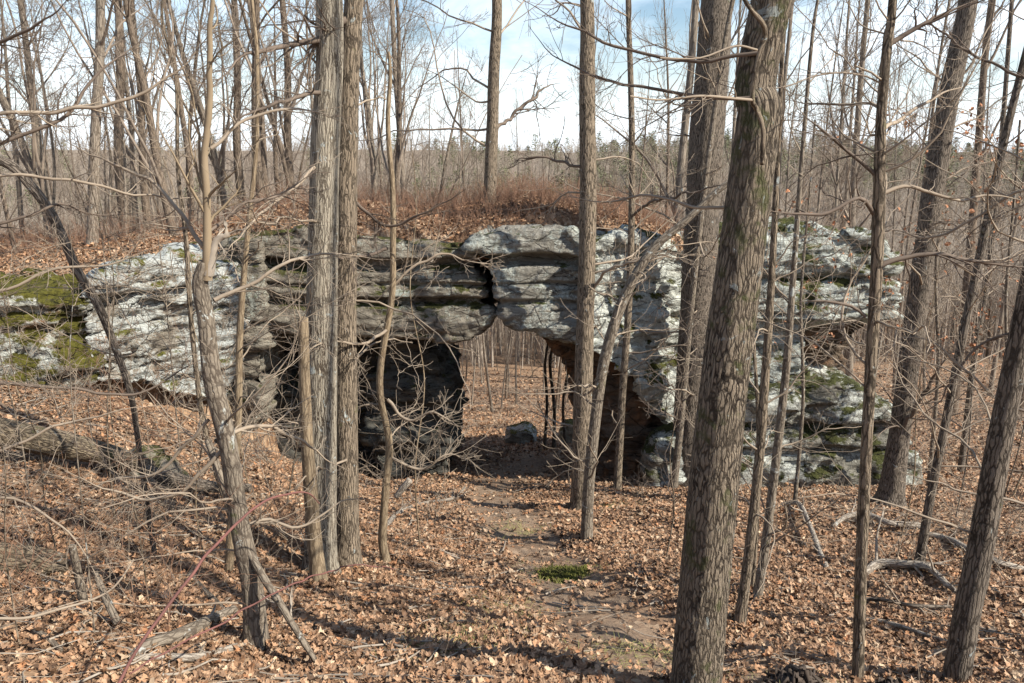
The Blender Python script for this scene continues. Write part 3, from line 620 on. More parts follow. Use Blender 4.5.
limb(T['B'][0], [(348,18,9),(332,28,8),(312,42,7),(290,47,6),(262,52,5),(236,66,4),(205,95,3)], T['B'][1][0][1], M_TWIGD, Y2=7.2, twigs=12, tl=.8, g=g7)
limb(T['A'][0], [(326,90,5),(300,96,4.5),(268,105,4),(225,128,3)], T['A'][1][0][1], M_TWIGD, Y2=7.3, twigs=8, tl=.7, g=g7)
limb(T['A'][0], [(322,160,4),(290,190,3.5),(255,215,3),(222,262,2.5)], T['A'][1][0][1], M_TWIG, Y2=7, twigs=8, tl=.6, g=g7)
limb(T['K'][0], [(899,440,5),(912,410,4.5),(930,385,4),(950,345,3)], T['K'][1][0][1], M_TWIGD, Y2=12.5, twigs=8, tl=1.0, g=g7)
limb(T['Rr'][0], [(496,130,4),(510,118,3.5),(540,90,3),(560,84,2)], 20.3, M_TWIGD, Y2=21.5, twigs=8, tl=1.5, g=g7)
rE = T['oak'][0]
limb(rE, [(757,100,4.5),(700,96,4),(642,87,3.4),(600,80,3),(553,55,2.6),(527,27,2)], 4.9, M_TWIGD, Y2=5.6, twigs=9, tl=.5, g=g7)
limb(rE, [(760,52,4.5),(700,60,4),(642,55,3.4),(583,33,3),(513,-2,2.4)], 4.9, M_TWIGD, Y2=5.4, twigs=8, tl=.5, g=g7)
limb(rE, [(735,210,4),(690,205,3.2),(640,196,2.8),(600,202,2.2),(560,190,1.8)], 5.0, M_TWIG, Y2=5.6, twigs=7, tl=.4, g=g7)
T['EL'] = tree('understory_tree', 'small tree just outside the left edge reaching long bare limbs across the bank', 'tree', [(-75,600,16),(-70,400,14),(-66,200,12),(-60,0,10)], M_DARK, Y=5.6, sides=16, seed=401, twigs=3, tw_len=.8, crown_k=5, top=9, crown_len=1.6)
for q, y2, mt, tw in [([(-68,120,5),(0,115,4.5),(47,112,4.2),(133,98,3.6),(167,77,3),(200,48,2.4),(225,10,1.8)], 6.0, M_TWIG, 9), ([(-66,60,4),(0,43,3.4),(43,20,2.6),(80,-10,2)], 5.2, M_TWIGD, 8),
        ([(-68,170,5),(10,141,4),(67,115,3.8),(83,90,3.4),(110,62,3),(130,50,2.4),(160,20,2)], 6.2, M_TWIGD, 9), ([(-68,180,4),(20,176,3.4),(90,184,3),(135,195,2.6),(190,198,2.2),(243,195,1.6)], 6.4, M_TWIG, 10),
        ([(-70,375,4),(0,383,3.6),(67,387,3.2),(133,393,2.8),(187,367,2.2),(230,345,1.6)], 6.2, M_TWIGD, 5), ([(-70,300,4),(0,290,3.4),(60,268,3),(118,262,2.5),(170,240,2)], 6.0, M_TWIG, 5),
        ([(-72,470,4),(0,452,3.2),(55,428,2.8),(120,410,2.2),(160,405,1.6)], 5.8, M_TWIG, 3), ([(-68,240,4),(10,222,3.2),(60,204,2.8),(100,215,2.4),(150,212,2)], 6.4, M_TWIGD, 10), ([(-72,520,4),(5,498,3),(55,520,2.4),(90,560,2),(110,600,1.5)], 5.4, M_TWIG, 8)]:
    limb(T['EL'][0], q, 5.6, mt, Y2=y2, twigs=tw, tl=.45, g=g7)
T['ER'] = tree('understory_tree', 'small tree just outside the right edge reaching bare limbs inward', 'tree', [(1075,560,14),(1078,380,12),(1080,180,11),(1082,0,9)], M_DARK, Y=6.4, sides=16, seed=402, twigs=3, tw_len=.8, crown_k=5, top=9, crown_len=1.6)
for q, y2, mt, tw in [([(1079,200,4),(1024,190,3.6),(980,215,3),(930,238,2.6),(890,232,2),(850,250,1.6)], 7.2, M_TWIG, 10), ([(1078,420,4),(1010,405,3),(965,370,2.6),(925,340,2.2),(890,342,1.8)], 7.0, M_TWIG, 10),
        ([(1080,90,4),(1015,75,3.2),(965,50,2.8),(930,20,2.4),(905,-10,2)], 7.4, M_TWIGD, 9), ([(1077,520,3.4),(1010,500,2.8),(955,490,2.4),(900,470,2)], 6.8, M_TWIG, 9), ([(1079,300,4),(1020,330,3),(975,350,2.6),(940,400,2.2),(905,430,1.6)], 7.0, M_TWIGD, 9)]:
    limb(T['ER'][0], q, 6.4, mt, Y2=y2, twigs=tw, tl=.5, g=g7)
for key, q, y2, mt, tw in [('D', [(208,250,5),(180,215,4),(150,180,3.4),(100,160,2.8),(55,135,2)], 6.4, M_TWIG, 10), ('D', [(212,150,4),(245,120,3.4),(290,110,3),(340,118,2.4)], 6.4, M_TWIG, 9), ('D', [(209,420,4),(180,450,3.6),(150,475,3),(110,480,2.6),(60,510,2)], 6.0, M_TWIG, 4),
        ('D', [(214,300,5),(250,285,4),(290,262,3.4),(330,255,2.8),(385,262,2)], 6.6, M_TWIG, 9), ('D', [(214,440,5),(262,425,4),(300,440,3.4),(345,470,2.6)], 7.0, M_TWIG, 9), ('D', [(210,230,3.5),(240,205,3),(280,196,2.6),(320,170,2.2)], 6.6, M_TWIGD, 9),
        ('D', [(222,450,5),(190,485,4),(150,500,3.4),(110,490,3),(65,470,2)], 5.7, M_TWIG, 4), ('D', [(236,530,4),(270,520,3.4),(305,528,2.8),(340,505,2.2),(372,500,1.6)], 6.4, M_TWIG, 8), ('B', [(352,200,3.5),(390,225,3),(420,212,2.6),(462,188,2.2)], 8.5, M_TWIGD, 6), ('C', [(388,250,3.5),(350,258,3),(320,250,2.4),(285,275,2)], 8.0, M_TWIGD, 8),
        ('C', [(387,400,3.5),(410,420,3),(435,412,2.6),(462,430,2)], 9.0, M_TWIG, 9), ('C', [(387,330,3.5),(360,345,3),(335,340,2.6),(300,355,2)], 8.0, M_TWIG, 8), ('C', [(388,290,3.2),(420,262,2.8),(450,255,2.4),(500,268,1.8)], 9.4, M_TWIG, 8), ('C', [(387,455,3.4),(420,470,3),(445,455,2.6),(470,462,2)], 9.2, M_TWIG, 9),
        ('J', [(586,170,3.4),(560,162,3),(535,158,2.6),(505,168,2)], 14, M_TWIGD, 6), ('J', [(586,300,3.4),(610,270,3),(655,255,2.6),(695,262,2)], 12.6, M_TWIG, 7), ('Pp', [(630,215,3),(660,200,2.8),(700,190,2.4),(740,185,2)], 14, M_TWIGD, 7)]:
    limb(T[key][0], q, float(T[key][1][:, 1].mean()), mt, Y2=y2, twigs=tw, tl=.5 if key == 'D' else .7, g=g7)
# vine on the big trunk
vg = empty('climbing_vine', tuple(P(762, 165, 4.72)))
o, _, _ = trunk_obj('stem', vg, M_BROWN, np.array([P(762,165,4.72),P(763,130,4.70),P(756,108,4.70),P(752,98,4.66),P(758,60,4.66),P(765,35,4.66),P(762,22,4.62),P(750,8,4.6),P(742,-10,4.6),P(738,-60,4.6)]), np.array([5,5,5,5,5,5.5,5,4.5,4,4]) * .5 * 4.5 / 804, step=.02, sides=12, rough=.15, seed=4)
bag = Bag(); L = [P(752, 100, 4.66), P(730, 98, 4.5), P(700, 96, 4.3), P(660, 100, 4.2), P(630, 96, 4.1)]; C, r = resample(L, .05, [.009, .008, .007, .005, .004]); bag.add(C[None], r[None], 6)
a, ra = spawn(C[None, ::3], r[None, ::3], 8, .2, .95, 1.5 + .4, (.4, 1.1), 7, .2, .02, .5, .002, g7); bag.add(a, ra, 4)
L = [P(757, 50, 4.66), P(735, 46, 4.5), P(700, 58, 4.4), P(660, 58, 4.3)]; C, r = resample(L, .05, [.007, .006, .005, .004]); bag.add(C[None], r[None], 6)
link('side_shoots', bag.mesh('side_shoots', vg), M_TWIG, vg)
tag(vg, 'bare woody vine clinging to the upper part of the furrowed trunk', 'vine')

# ------------------------------------------------------------------ fallen wood
M_DEADB = bark_mat('weathered_dead_bark', (.50, .44, .36), (.16, .125, .095), 34, 7, .15, 0, .9, .012)
def lie(name, label, cat, pts, mat, Ys=None, sides=14, rough=.12, twigs=0, tl=.4, step=.03, lift=.0, seed=1, tmat=None, close=False, group=None):
    """a stick or log lying on the ground: (px,py,w,lift) with the distance taken from the ground itself"""
    L = []; W = []; mat = M_DEADB if mat is M_DEAD else mat
    for k, q in enumerate(pts):
        px, py, w = q[:3]; up = q[3] if len(q) > 3 else 0
        h = ghit(px, py) if Ys is None else P(px, py, Ys[k])
        rad = w * .5 * mpp(py, h[1]); L.append(h + np.array([0, 0, (rad * .75 if Ys is None else 0) + up])); W.append(rad)
    root = empty(name, tuple(L[0])) if twigs else None
    V, flat, tot, bk, C, r = solid_trunk(np.array(L), np.array(W), step=step, sides=sides, rough=rough, seed=seed)
    if root is None:
        off = np.array(L[0]); me = make_mesh(name, V - off, flat, tot); attr_vec(me, 'bk', bk); o = link(name, me, mat); o.location = tuple(off)
        return tag(o, label, cat, group)
    me = make_mesh('stem', rebase(V, root), flat, tot); attr_vec(me, 'bk', bk); link('stem', me, mat, root)
    bag = Bag(); g = np.random.default_rng(seed); idx = np.linspace(0, len(C) - 1, min(24, len(C))).astype(int)
    a, ra = spawn(C[None, idx], r[None, idx], twigs, .15, .98, 1.5 + tl, (.4, 1.1), 6, .2, .06, .5, .0025, g); bag.add(a, ra, 5)
    b_, rb = spawn(a, ra, 3, .2, .9, .5, (.4, 1.0), 5, .22, .03, .6, .0016, g); bag.add(b_, rb, 3)
    link('twigs', bag.mesh('twigs', root), tmat or M_DEAD, root); return tag(root, label, cat, group)
lie('fallen_log', 'long grey barky log lying across the bank below the outcrop', 'log', [(-60,420,29),(0,432,28),(60,444,26),(110,455,22),(150,468,16)], M_LOG, Ys=[9.3,9.5,9.8,10.1,10.5], sides=32, seed=2)
lie('fallen_log', 'short rotten log with peeled brown wood at the left edge', 'log', [(-50,558,34),(0,562,36),(40,565,30),(64,567,22)], M_LOG, Ys=[6.3,6.4,6.5,6.6], sides=28, rough=.25, seed=3)
lie('fallen_log', 'narrow dark log beneath the brush left of the forked leaning trunk', 'log', [(112,462,14),(160,475,14),(205,486,12),(250,488,9)], M_DARK, Ys=[10.3,10.4,10.5,10.8], sides=18, seed=5)
lie('broken_branch', 'short upright grey broken branch stuck in the leaves by the rotten log', 'branch', [(83,600,9),(78,575,8.5),(72,546,8)], M_GREY, Ys=[5.9,5.9,5.85], seed=6)
lie('broken_branch', 'leaning pale broken branch right of the upright stub', 'branch', [(118,624,8),(106,598,7),(95,572,5)], M_GREY, Ys=[5.5,5.6,5.7], seed=7)
lie('broken_branch', 'small bluish-grey stick lying by itself at the lower left corner', 'branch', [(62,655,5),(48,644,6),(35,636,6)], M_GREY, seed=8)
lie('fallen_branch', 'thick mottled grey branch on the leaves ending at the forked leaning trunk', 'branch', [(132,668,8),(150,652,12),(185,640,13),(210,625,12),(235,617,9)], M_GREY, seed=9, rough=.2, twigs=5, tl=.3)
lie('fallen_branch', 'smooth forked pale branch lying at the bottom beneath the leaning trunk', 'branch', [(130,668,5),(165,668,8),(200,666,8),(235,655,6.5),(270,651,5),(297,651,3)], M_DEAD, seed=10, twigs=3, tl=.25)
lie('fallen_branch', 'dead branch leaning down from the forked trunk to the leaves', 'branch', [(315,660,6),(296,630,7),(278,600,8),(262,575,8),(246,545,8),(232,510,8),(208,440,7)], M_GREY, Ys=[5.6,5.65,5.7,5.8,5.9,6.1,6.3], seed=11, twigs=5, tl=.3)
lie('fallen_branch', 'dark short branch lying against the foot of the leaning trunk', 'branch', [(190,580,7),(205,598,7),(222,612,6)], M_DARK, seed=12, twigs=4, tl=.3)
lie('broken_branch', 'pale fresh-broken splinter of wood in the brush left of the trail', 'branch', [(396,497,6),(403,488,7),(410,480,7)], M_DEAD, Ys=[12,12,12], seed=13)
lie('fallen_branch', 'white dead branch with upturned twigs in the brush left of the arch opening', 'branch', [(384,530,5),(400,515,5),(425,506,4),(452,500,3),(466,488,2)], M_DEAD, seed=14, twigs=14, tl=.8)
lie('fallen_branch', 'crooked pale branch in the leaves between the slim stems and the knobbly tree', 'branch', [(782,506,4),(798,512,5,.1),(808,535,5,.15),(818,555,5,.05),(826,572,6)], M_DEAD, seed=15, twigs=7, tl=.5)
lie('fallen_branch', 'long bone-white crooked branch right of the knobbly tree, lower one', 'branch', [(862,580,7),(878,570,8,.05),(900,572,8,.05),(925,575,7,.06),(945,590,6,.03),(965,602,4)], M_DEAD, seed=16, twigs=12, tl=.7)
lie('fallen_branch', 'pale crooked branch beyond the bone-white one, upper one', 'branch', [(832,530,4),(845,526,5,.1),(865,524,6,.12),(890,531,6,.1),(918,532,5,.06)], M_DEAD, seed=17, twigs=10, tl=.6)
lie('fallen_branch', 'grey branch lying past the frame-cut trunk toward the edge', 'branch', [(925,535,5),(950,548,7,.05),(985,566,6,.06),(1024,572,6)], M_DEAD, seed=18, twigs=10, tl=.7)
lie('fallen_branch', 'thin stick lying in the leaves right of the furrowed trunk near the bottom', 'branch', [(762,640,3),(775,641,5),(786,644,4)], M_TAN, seed=19)
lie('fallen_branch', 'low dark sprawling twiggy branch between the knobbly tree and frame-cut trunk', 'branch', [(845,600,3),(880,610,4,.08),(912,616,4,.1),(950,612,3,.05)], M_DARK, seed=20, twigs=12, tl=.7, tmat=M_TWIG)
lie('fallen_branch', 'long thin stick lying below the bone-white branch', 'branch', [(860,620,3),(890,628,4,.03),(925,640,4,.03),(955,650,3)], M_DEAD, seed=21, twigs=4, tl=.3)
# dark root mass at the bottom
def rootball(label, px, py, Y, s, seed):
    h = P(px, py, Y); h[2] = float(ground_z(h[0], h[1])); root = empty('stump', tuple(h)); g = np.random.default_rng(seed)
    n_ = 110; th = g.uniform(0, 2 * np.pi, n_); C = []; 
    for j in range(6):
        t = j / 5; C.append(np.stack([h[0] + np.cos(th) * s * t * g.uniform(.7, 1.2, n_), h[1] + np.sin(th) * s * t * .8, h[2] + s * .55 * (1 - t * t) * g.uniform(.6, 1.1, n_) - .01], -1))
    C = np.stack(C, 1); C = C + .03 * g.normal(size=C.shape); bag = Bag(); bag.add(C, np.linspace(.022, .006, 6)[None] * np.ones((n_, 1)), 6); link('roots', bag.mesh('roots', root), M_ROOT, root)
    return tag(root, label, 'stump')
M_ROOT = twig_mat('rotten_roots', (.10, .075, .058), (.035, .027, .021))
M_ROT = bark_mat('rotten_black_wood', (.085, .06, .045), (.015, .012, .01), 40, 14, .1, 0, 1.0, .03)
rootball('dark rotten stump in the leaves at the bottom right of the furrowed trunk', 798, 676, 5.0, .21, 4)
rootball('smaller grey-brown root clump at the bottom right of the knobbly slim tree', 893, 680, 5.1, .13, 5)

# red bramble canes
def cane(label, pts, Ys, seed, mat=M_CANE):
    L = [P(a, b, y) for (a, b, w), y in zip(pts, Ys)]; W = [w * .5 * mpp(b, y) for (a, b, w), y in zip(pts, Ys)]
    C, r = resample(L, .03, W); C = C + .02 * np.stack([vnoise(C * 6, 1), vnoise(C * 6 + 4, 2), vnoise(C * 6 + 9, 3)], -1); off = np.array(L[0]); bag = Bag(); bag.add(C[None], r[None], 8)
    g = np.random.default_rng(seed); a, ra = spawn(C[None, ::4], r[None, ::4], 40, .02, .98, 1.5 + .03, (.9, 1.4), 3, .1, 0, .35, .0008, g); bag.add(a, ra, 3)
    me = bag.mesh('bramble_cane'); V = np.empty(len(me.vertices) * 3, np.float32); me.vertices.foreach_get('co', V); me.vertices.foreach_set('co', (V.reshape(-1, 3) - off.astype(np.float32)).ravel())
    o = link('bramble_cane', me, mat); o.location = tuple(off); tag(o, label, 'bramble')
cane('arching red bramble cane rising from the bottom to the twin trunks', [(112,700,3.4),(135,652,3.4),(162,612,3.3),(190,575,3.1),(214,548,3),(238,522,2.8),(266,500,2.4),(290,493,2),(306,495,1.5),(320,505,1.1)], [3.9,4.1,4.3,4.5,4.7,4.9,5.2,5.4,5.5,5.6], 1)
cane('long low reddish bramble cane trailing across the leaves at lower left', [(128,672,1.6),(170,650,1.8),(215,625,1.9),(255,605,1.8),(300,582,1.6),(350,566,1.3),(395,568,1)], [4.3,4.6,4.9,5.3,5.8,6.6,7.4], 2)
cane('pale pinkish cane stretching in from the left edge near the bottom', [(-30,622,3),(30,617,3),(75,606,2.6),(110,588,2),(135,560,1.5)], [4.6,4.7,4.9,5.1,5.3], 3, M_TWIG)

# ------------------------------------------------------------------ shrubs
def shrub(label, px, py, Y=None, stems=14, h=1.2, spread=.7, mat=M_TWIG, seed=1, r=.006, name='shrub', up=.12, twigs=5, group=None, dx=0, loc=None, cat='shrub', l3=3):
    twigs = 5
    base = np.array(loc) if loc is not None else (ghit(px, py) if Y is None else P(px, py, Y))
    if loc is None: base[2] = float(ground_z(base[0], base[1])) - .03
    g = np.random.default_rng(seed); p = base[None] + g.normal(size=(stems, 3)) * np.array([.12, .12, 0]) * spread
    th = g.uniform(0, 2 * np.pi, stems); d = np.stack([np.cos(th) * spread + dx, np.sin(th) * spread, np.ones(stems) * 1.0], -1); d /= np.linalg.norm(d, axis=1, keepdims=True)
    L = h * g.uniform(.5, 1.25, stems); pts = [p]; n_ = 9
    for j in range(n_ - 1):
        d = d + g.normal(size=d.shape) * .12 + np.array([0, 0, up - .05 * j]); d /= np.linalg.norm(d, axis=1, keepdims=True)
        p = p + d * (L / (n_ - 1))[:, None]; pts.append(p)
    C = np.stack(pts, 1); rr = max(r, .0006 * base[1]) * g.uniform(.6, 1.3, stems)[:, None] * np.linspace(1, .3, n_)[None]
    bag = Bag(); bag.add(C, rr, 5)
    a, ra = spawn(C, rr, twigs, .2, .97, .5, (.4, 1.1), 6, .2, .02, .65, .00036 * base[1], g); bag.add(a, ra, 3)
    if l3:
        b_, rb = spawn(a, ra, l3, .2, .95, .55, (.4, 1.1), 5, .2, .02, .7, .00027 * base[1], g); bag.add(b_, rb, 3)
    me = bag.mesh(name); V = np.empty(len(me.vertices) * 3, np.float32); me.vertices.foreach_get('co', V); me.vertices.foreach_set('co', (V.reshape(-1, 3) - base.astype(np.float32)).ravel())
    o = link(name, me, mat); o.location = tuple(base); return tag(o, label, cat, group)
GL = 'bare brush below the left rocks'
shrub('tangled pale bare shrub at the low cave mouth left of the twin trunks', 275, 470, 13.5, 11, 2.2, 1.0, M_TWIG, 31, .007, group=GL)
shrub('grey bare shrub between the leaning forked trunk and the dead stub', 270, 505, 9.0, 10, 1.5, 1.1, M_TWIG, 32, .006, group=GL)
shrub('sprawling bare shrub over the narrow dark log at left', 170, 500, 9.0, 12, 1.1, 1.3, M_TWIG, 33, .006, group=GL)
shrub('spindly bare shrub growing against the mossy outcrop face', 60, 400, 12.0, 5, 1.6, .9, M_TWIG, 34, .005, group=GL)
shrub('bare shrub with long arching stems reaching in over the rotten log', 15, 600, 6.0, 10, 1.5, 1.2, M_TWIGR, 35, .004, group=GL, dx=.3)
shrub('dense pale twiggy shrub in front of the dark cave right of the thin tan pole', 402, 498, 15.5, 6, 1.7, 1.1, M_TWIG, 36, .007, group=GL)
shrub('low pale thicket left of the trail where it enters the arch', 430, 515, 13.0, 8, 1.0, 1.2, M_TWIG, 37, .006, group=GL)
shrub('low bare shrub at the foot of the pale pillar', 640, 492, 15.5, 3, 1.2, 1.0, M_TWIG, 39, .006, group=GL)
shrub('thin wispy stems standing in the leaves at the bottom left', 165, 640, 5.6, 7, 1.5, .5, M_TWIGR, 43, .004, group=GL, up=.25)
shrub('fine twiggy shrub in the leaves beside the dark frame-cut trunk', 1000, 560, 9.0, 14, 1.6, 1.1, M_TWIG, 44, .005, group=GL)
shrub('low fine shrub by the slender dark leaning tree', 900, 560, 9.5, 10, 1.1, 1.2, M_TWIG, 45, .005, group=GL)
shrub('bare shrub on the bank in front of the white lichened outcrop face', 150, 440, 12.5, 6, 2.0, .9, M_TWIGR, 46, .006, group=GL)
shrub('tangle of thin russet stems at the foot of the twin trunks', 300, 540, 9.3, 8, 1.1, 1.1, M_TWIGR, 47, .005, group=GL)

gu = np.random.default_rng(303)
US = [(60,560),(115,520),(30,500),(205,560),(150,610),(95,640),(420,545),(665,560),(985,600),(1010,500),(20,650),(955,520),(250,490),(285,510),(180,450),(900,540),(330,535),(720,530)]
for k, (px, py) in enumerate(US):
    h = ghit(px, py); hh_ = h[1] * gu.uniform(.3, .8); ln = gu.normal() * .12
    side = ['left bank', 'slope right of the trail'][px > 500]; L = [h + np.array([0, 0, -.1])]
    for j in range(1, 6): L.append(h + np.array([ln * hh_ * j / 5 + gu.normal() * .05, gu.normal() * .05, hh_ * j / 5]))
    rt = empty('sapling', tuple(h)); o, C, r_ = trunk_obj('stem', rt, [M_TAN, M_BROWN, M_GREY][k % 3], np.array(L), np.linspace(1, .3, 6) * h[1] * .00115, step=.08, sides=8, rough=.08, seed=k)
    bag = Bag(); side_twigs(bag, C, r_, 9, .12, .98, h[1] * .10, 6, gu, h[1] * .0003, l3=3, rf=.5); link('crown', bag.mesh('crown', rt), [M_TWIG, M_TWIGD, M_TWIG][k % 3], rt)
    tag(rt, 'thin whippy bare sapling with fine twigs on the ' + side, 'sapling', 'whippy saplings on the ' + side)

# ------------------------------------------------------------------ stuff: leaves, brush, grass
LEAF_T1 = None
def leaf_template(lobed):
    if lobed: o = [(0,-.02),(.10,.14),(.05,.22),(.22,.36),(.10,.44),(.27,.62),(.12,.70),(.17,.88),(0,1.0)]
    else: o = [(0,0),(.17,.25),(.24,.5),(.15,.8),(0,1.0)]
    left = [(-x, y) for x, y in o[1:-1]]
    spine = [(0, y) for _, y in o[1:-1]]
    V = [(0, o[0][1])] + [p for tr in zip(o[1:-1], spine, left) for p in tr] + [(0, 1.0)]
    V = np.array([(x, y, 0) for x, y in V]); m = len(o) - 2; F = [(0, 1, 2), (0, 2, 3)]
    for k in range(m - 1):
        a = 1 + 3 * k; F += [(a, a + 3, a + 4), (a, a + 4, a + 1), (a + 1, a + 4, a + 5), (a + 1, a + 5, a + 2)]
    a = 1 + 3 * (m - 1); F += [(a, a + 4 - 1, a + 1), (a + 1, a + 3, a + 2)]
    V[:, 1] -= .5
    return V, np.array(F)
PAL = np.array([(.42,.255,.155),(.50,.335,.22),(.60,.46,.33),(.25,.15,.092),(.45,.29,.185),(.34,.22,.145),(.49,.26,.14),(.13,.08,.05)])
def leaves(x, y, z, size, lobed, tilt, g, nrm=None):
    T0, F0 = leaf_template(lobed); K = len(x); nv = len(T0)
    V = np.repeat(T0[None], K, 0) * size[:, None, None]
    V[:, :, 0] *= g.uniform(.8, 1.5, K)[:, None]
    cur = g.uniform(-1.5, 2.0, K)[:, None] / size[:, None]; fold = g.uniform(-.3, .6, K)[:, None]
    V[:, :, 2] = V[:, :, 1] ** 2 * cur + np.abs(V[:, :, 0]) * fold + g.uniform(-3, 3, K)[:, None] / size[:, None] * V[:, :, 0] * V[:, :, 1]
    V[:, :, 2] += g.normal(size=(K, nv)) * .035 * size[:, None]
    az = g.uniform(0, 2 * np.pi, K); tx = g.normal(size=K) * tilt; ty = g.normal(size=K) * tilt
    def rot(V, a, i, j):
        c, s = np.cos(a)[:, None], np.sin(a)[:, None]; A = V[:, :, i].copy(); B = V[:, :, j].copy(); V[:, :, i] = A * c - B * s; V[:, :, j] = A * s + B * c
    rot(V, az, 0, 1); rot(V, tx, 1, 2); rot(V, ty, 0, 2)
    V += np.stack([x, y, z], -1)[:, None]
    F = F0[None] + (np.arange(K) * nv)[:, None, None]
    pi = g.choice(len(PAL), K, p=[.18, .16, .10, .15, .13, .12, .04, .12]); c = PAL[pi] * g.uniform(.58, 1.05, K)[:, None] * np.array([1.02, .98, .91])
    return V.reshape(-1, 3), F.reshape(-1, 3), np.repeat(c, nv, 0)
m, nt, b = new_mat('dead_leaf'); n = N(nt)
ca = n.attr('col', 'Color'); c = n.mix(n.math('MULTIPLY', n.noise(n.coord(), 45, 3, .6), .5), ca, n.mix(1, ca, (.5, .42, .36), 'MULTIPLY'))
nt.links.new(c, b.inputs['Base Color']); b.inputs['Roughness'].default_value = .62
M_LEAF = m
def ground_grad(x, y):
    e = .12; return (ground_z(x + e, y) - ground_z(x - e, y)) / (2 * e), (ground_z(x, y + e) - ground_z(x, y - e)) / (2 * e)
def scatter(y0, y1, dens, xw, g, keep_path=.14, clump=True):
    K = int((y1 - y0) * 2 * xw(y1) * dens); y = g.uniform(y0, y1, K); x = g.uniform(-1, 1, K) * xw(y1); m_ = np.abs(x) < xw(y); x, y = x[m_], y[m_]
    pm_ = path_mask(x, y); cl = .75 + .5 * fbm(np.stack([x * .8, y * .8, 0 * x], -1), 3, 55)
    k = g.uniform(0, 1, len(x)) < cl * (1 - (1 - keep_path) * pm_); return x[k], y[k]
gl = np.random.default_rng(5); VV, FF, CC, nn_ = [], [], [], 0
def push(V, F, c):
    global nn_
    VV.append(V); FF.append(F + nn_); CC.append(c); nn_ += len(V)
xw = lambda y: .70 * y + 1.2
for (y0, y1, dn, lob, s0, s1, tl) in [(3.2, 7, 820, True, .035, .11, .15), (7, 11, 700, True, .04, .115, .16), (11, 17.2, 420, False, .055, .115, .24), (17.2, 24, 130, False, .08, .15, .35), (24, 42, 32, False, .12, .2, .4), (42, 75, 7, False, .2, .34, .4)]:
    x, y = scatter(y0, y1, dn, xw, gl)
    z = ground_z(x, y); gx_, gy_ = ground_grad(x, y); ok = np.hypot(gx_, gy_) < 2.5
    x, y, z = x[ok], y[ok], z[ok]; push(*leaves(x, y, z + gl.uniform(.004, .045, len(x)), gl.uniform(s0, s1, len(x)), lob, tl, gl))
# on the bridge
K = 11500; x = gl.uniform(-6.6, 3.9, K); y = gl.uniform(17.95, 22.6, K); push(*leaves(x, y, cap_z(x, y) + gl.uniform(0, .05, K), gl.uniform(.07, .14, K), False, .45, gl))
for kk, (r_, C_, q_) in T.items():                       # drifts of leaves caught against the trunks
    bx, by = r_.location.x, r_.location.y
    if by > 17.5: continue
    K = 150; th = gl.uniform(0, 6.28, K); ra_ = q_[0] * 1.1 + np.abs(gl.normal(size=K)) * .13; x = bx + np.cos(th) * ra_; y = by + np.sin(th) * ra_
    push(*leaves(x, y, ground_z(x, y) + gl.uniform(.0, .07, K) * np.exp(-(ra_ - q_[0]) / .12) + .02, gl.uniform(.05, .11, K), by < 11, .45, gl))
me = make_mesh('leaf_litter', np.concatenate(VV), np.concatenate(FF), 3, False); attr_col(me, 'col', np.concatenate(CC))
o = link('leaf_litter', me, M_LEAF); tag(o, 'brown fallen oak leaves covering the forest floor and the bank', kind='stuff')

def brush(name, label, x, y, z, h, g, mat, up=.9, r=.003, sub=3):
    K = len(x); p = np.stack([x, y, z], -1); d = g.normal(size=(K, 3)) * .45; d[:, 2] = up; d /= np.linalg.norm(d, axis=1, keepdims=True); L = h * g.uniform(.4, 1.3, K); pts = [p]
    for j in range(4):
        d = d + g.normal(size=d.shape) * .16; d /= np.linalg.norm(d, axis=1, keepdims=True); p = p + d * (L / 4)[:, None]; pts.append(p)
    C = np.stack(pts, 1); rr = np.ones((K, 1)) * r * np.linspace(1, .4, 5)[None]; bag = Bag(); bag.add(C, rr, 3)
    if sub: a, ra = spawn(C, rr, sub, .2, .95, .55, (.4, 1.1), 4, .2, .03, .7, r * .45, g); bag.add(a, ra, 3)
    o = link(name, bag.mesh(name), mat); return tag(o, label, kind='stuff')
gb = np.random.default_rng(9)
x = gb.uniform(-6.4, 4.0, 5200); y = gb.uniform(17.9, 22.6, 5200); k = gb.uniform(0, 1, 5200) < .55 + .6 * fbm(np.stack([x * .7, y * .7, 0 * x], -1), 3, 4) + .2 * (x > -3); x, y = x[k], y[k]
brush('undergrowth', 'thin russet brush growing along the top of the arch', x, y, cap_z(x, y) - .02, .62, gb, M_TWIGR, r=.0042)
K = 1500; y = gb.uniform(5, 17, K); x = gb.uniform(-1, 1, K) * xw(y); k = (path_mask(x, y) < .2) & (gb.uniform(0, 1, K) < .35 + .9 * (x < -1.5) * (y > 7)); x, y = x[k], y[k]
brush('dead_stalks', 'scattered dry twigs and weed stalks poking through the leaves', x, y, ground_z(x, y) - .02, .45, gb, M_TWIG, up=.5, r=.0022)
K = 3500; y = gb.uniform(19, 34, K); x = gb.uniform(-26, -6.5, K); 
brush('undergrowth', 'fine grey-brown brush on the plateau behind the left outcrop', x, y, ground_z(x, y) - .02, .8, gb, M_TWIGR, r=.005)
K = 3200; y = gb.uniform(21, 60, K); x = gb.uniform(-.35, .72, K) * y
brush('undergrowth', 'fine bare brush on the valley floor beyond the arch', x, y, ground_z(x, y) - .02, .9, gb, M_TWIG, r=.005)
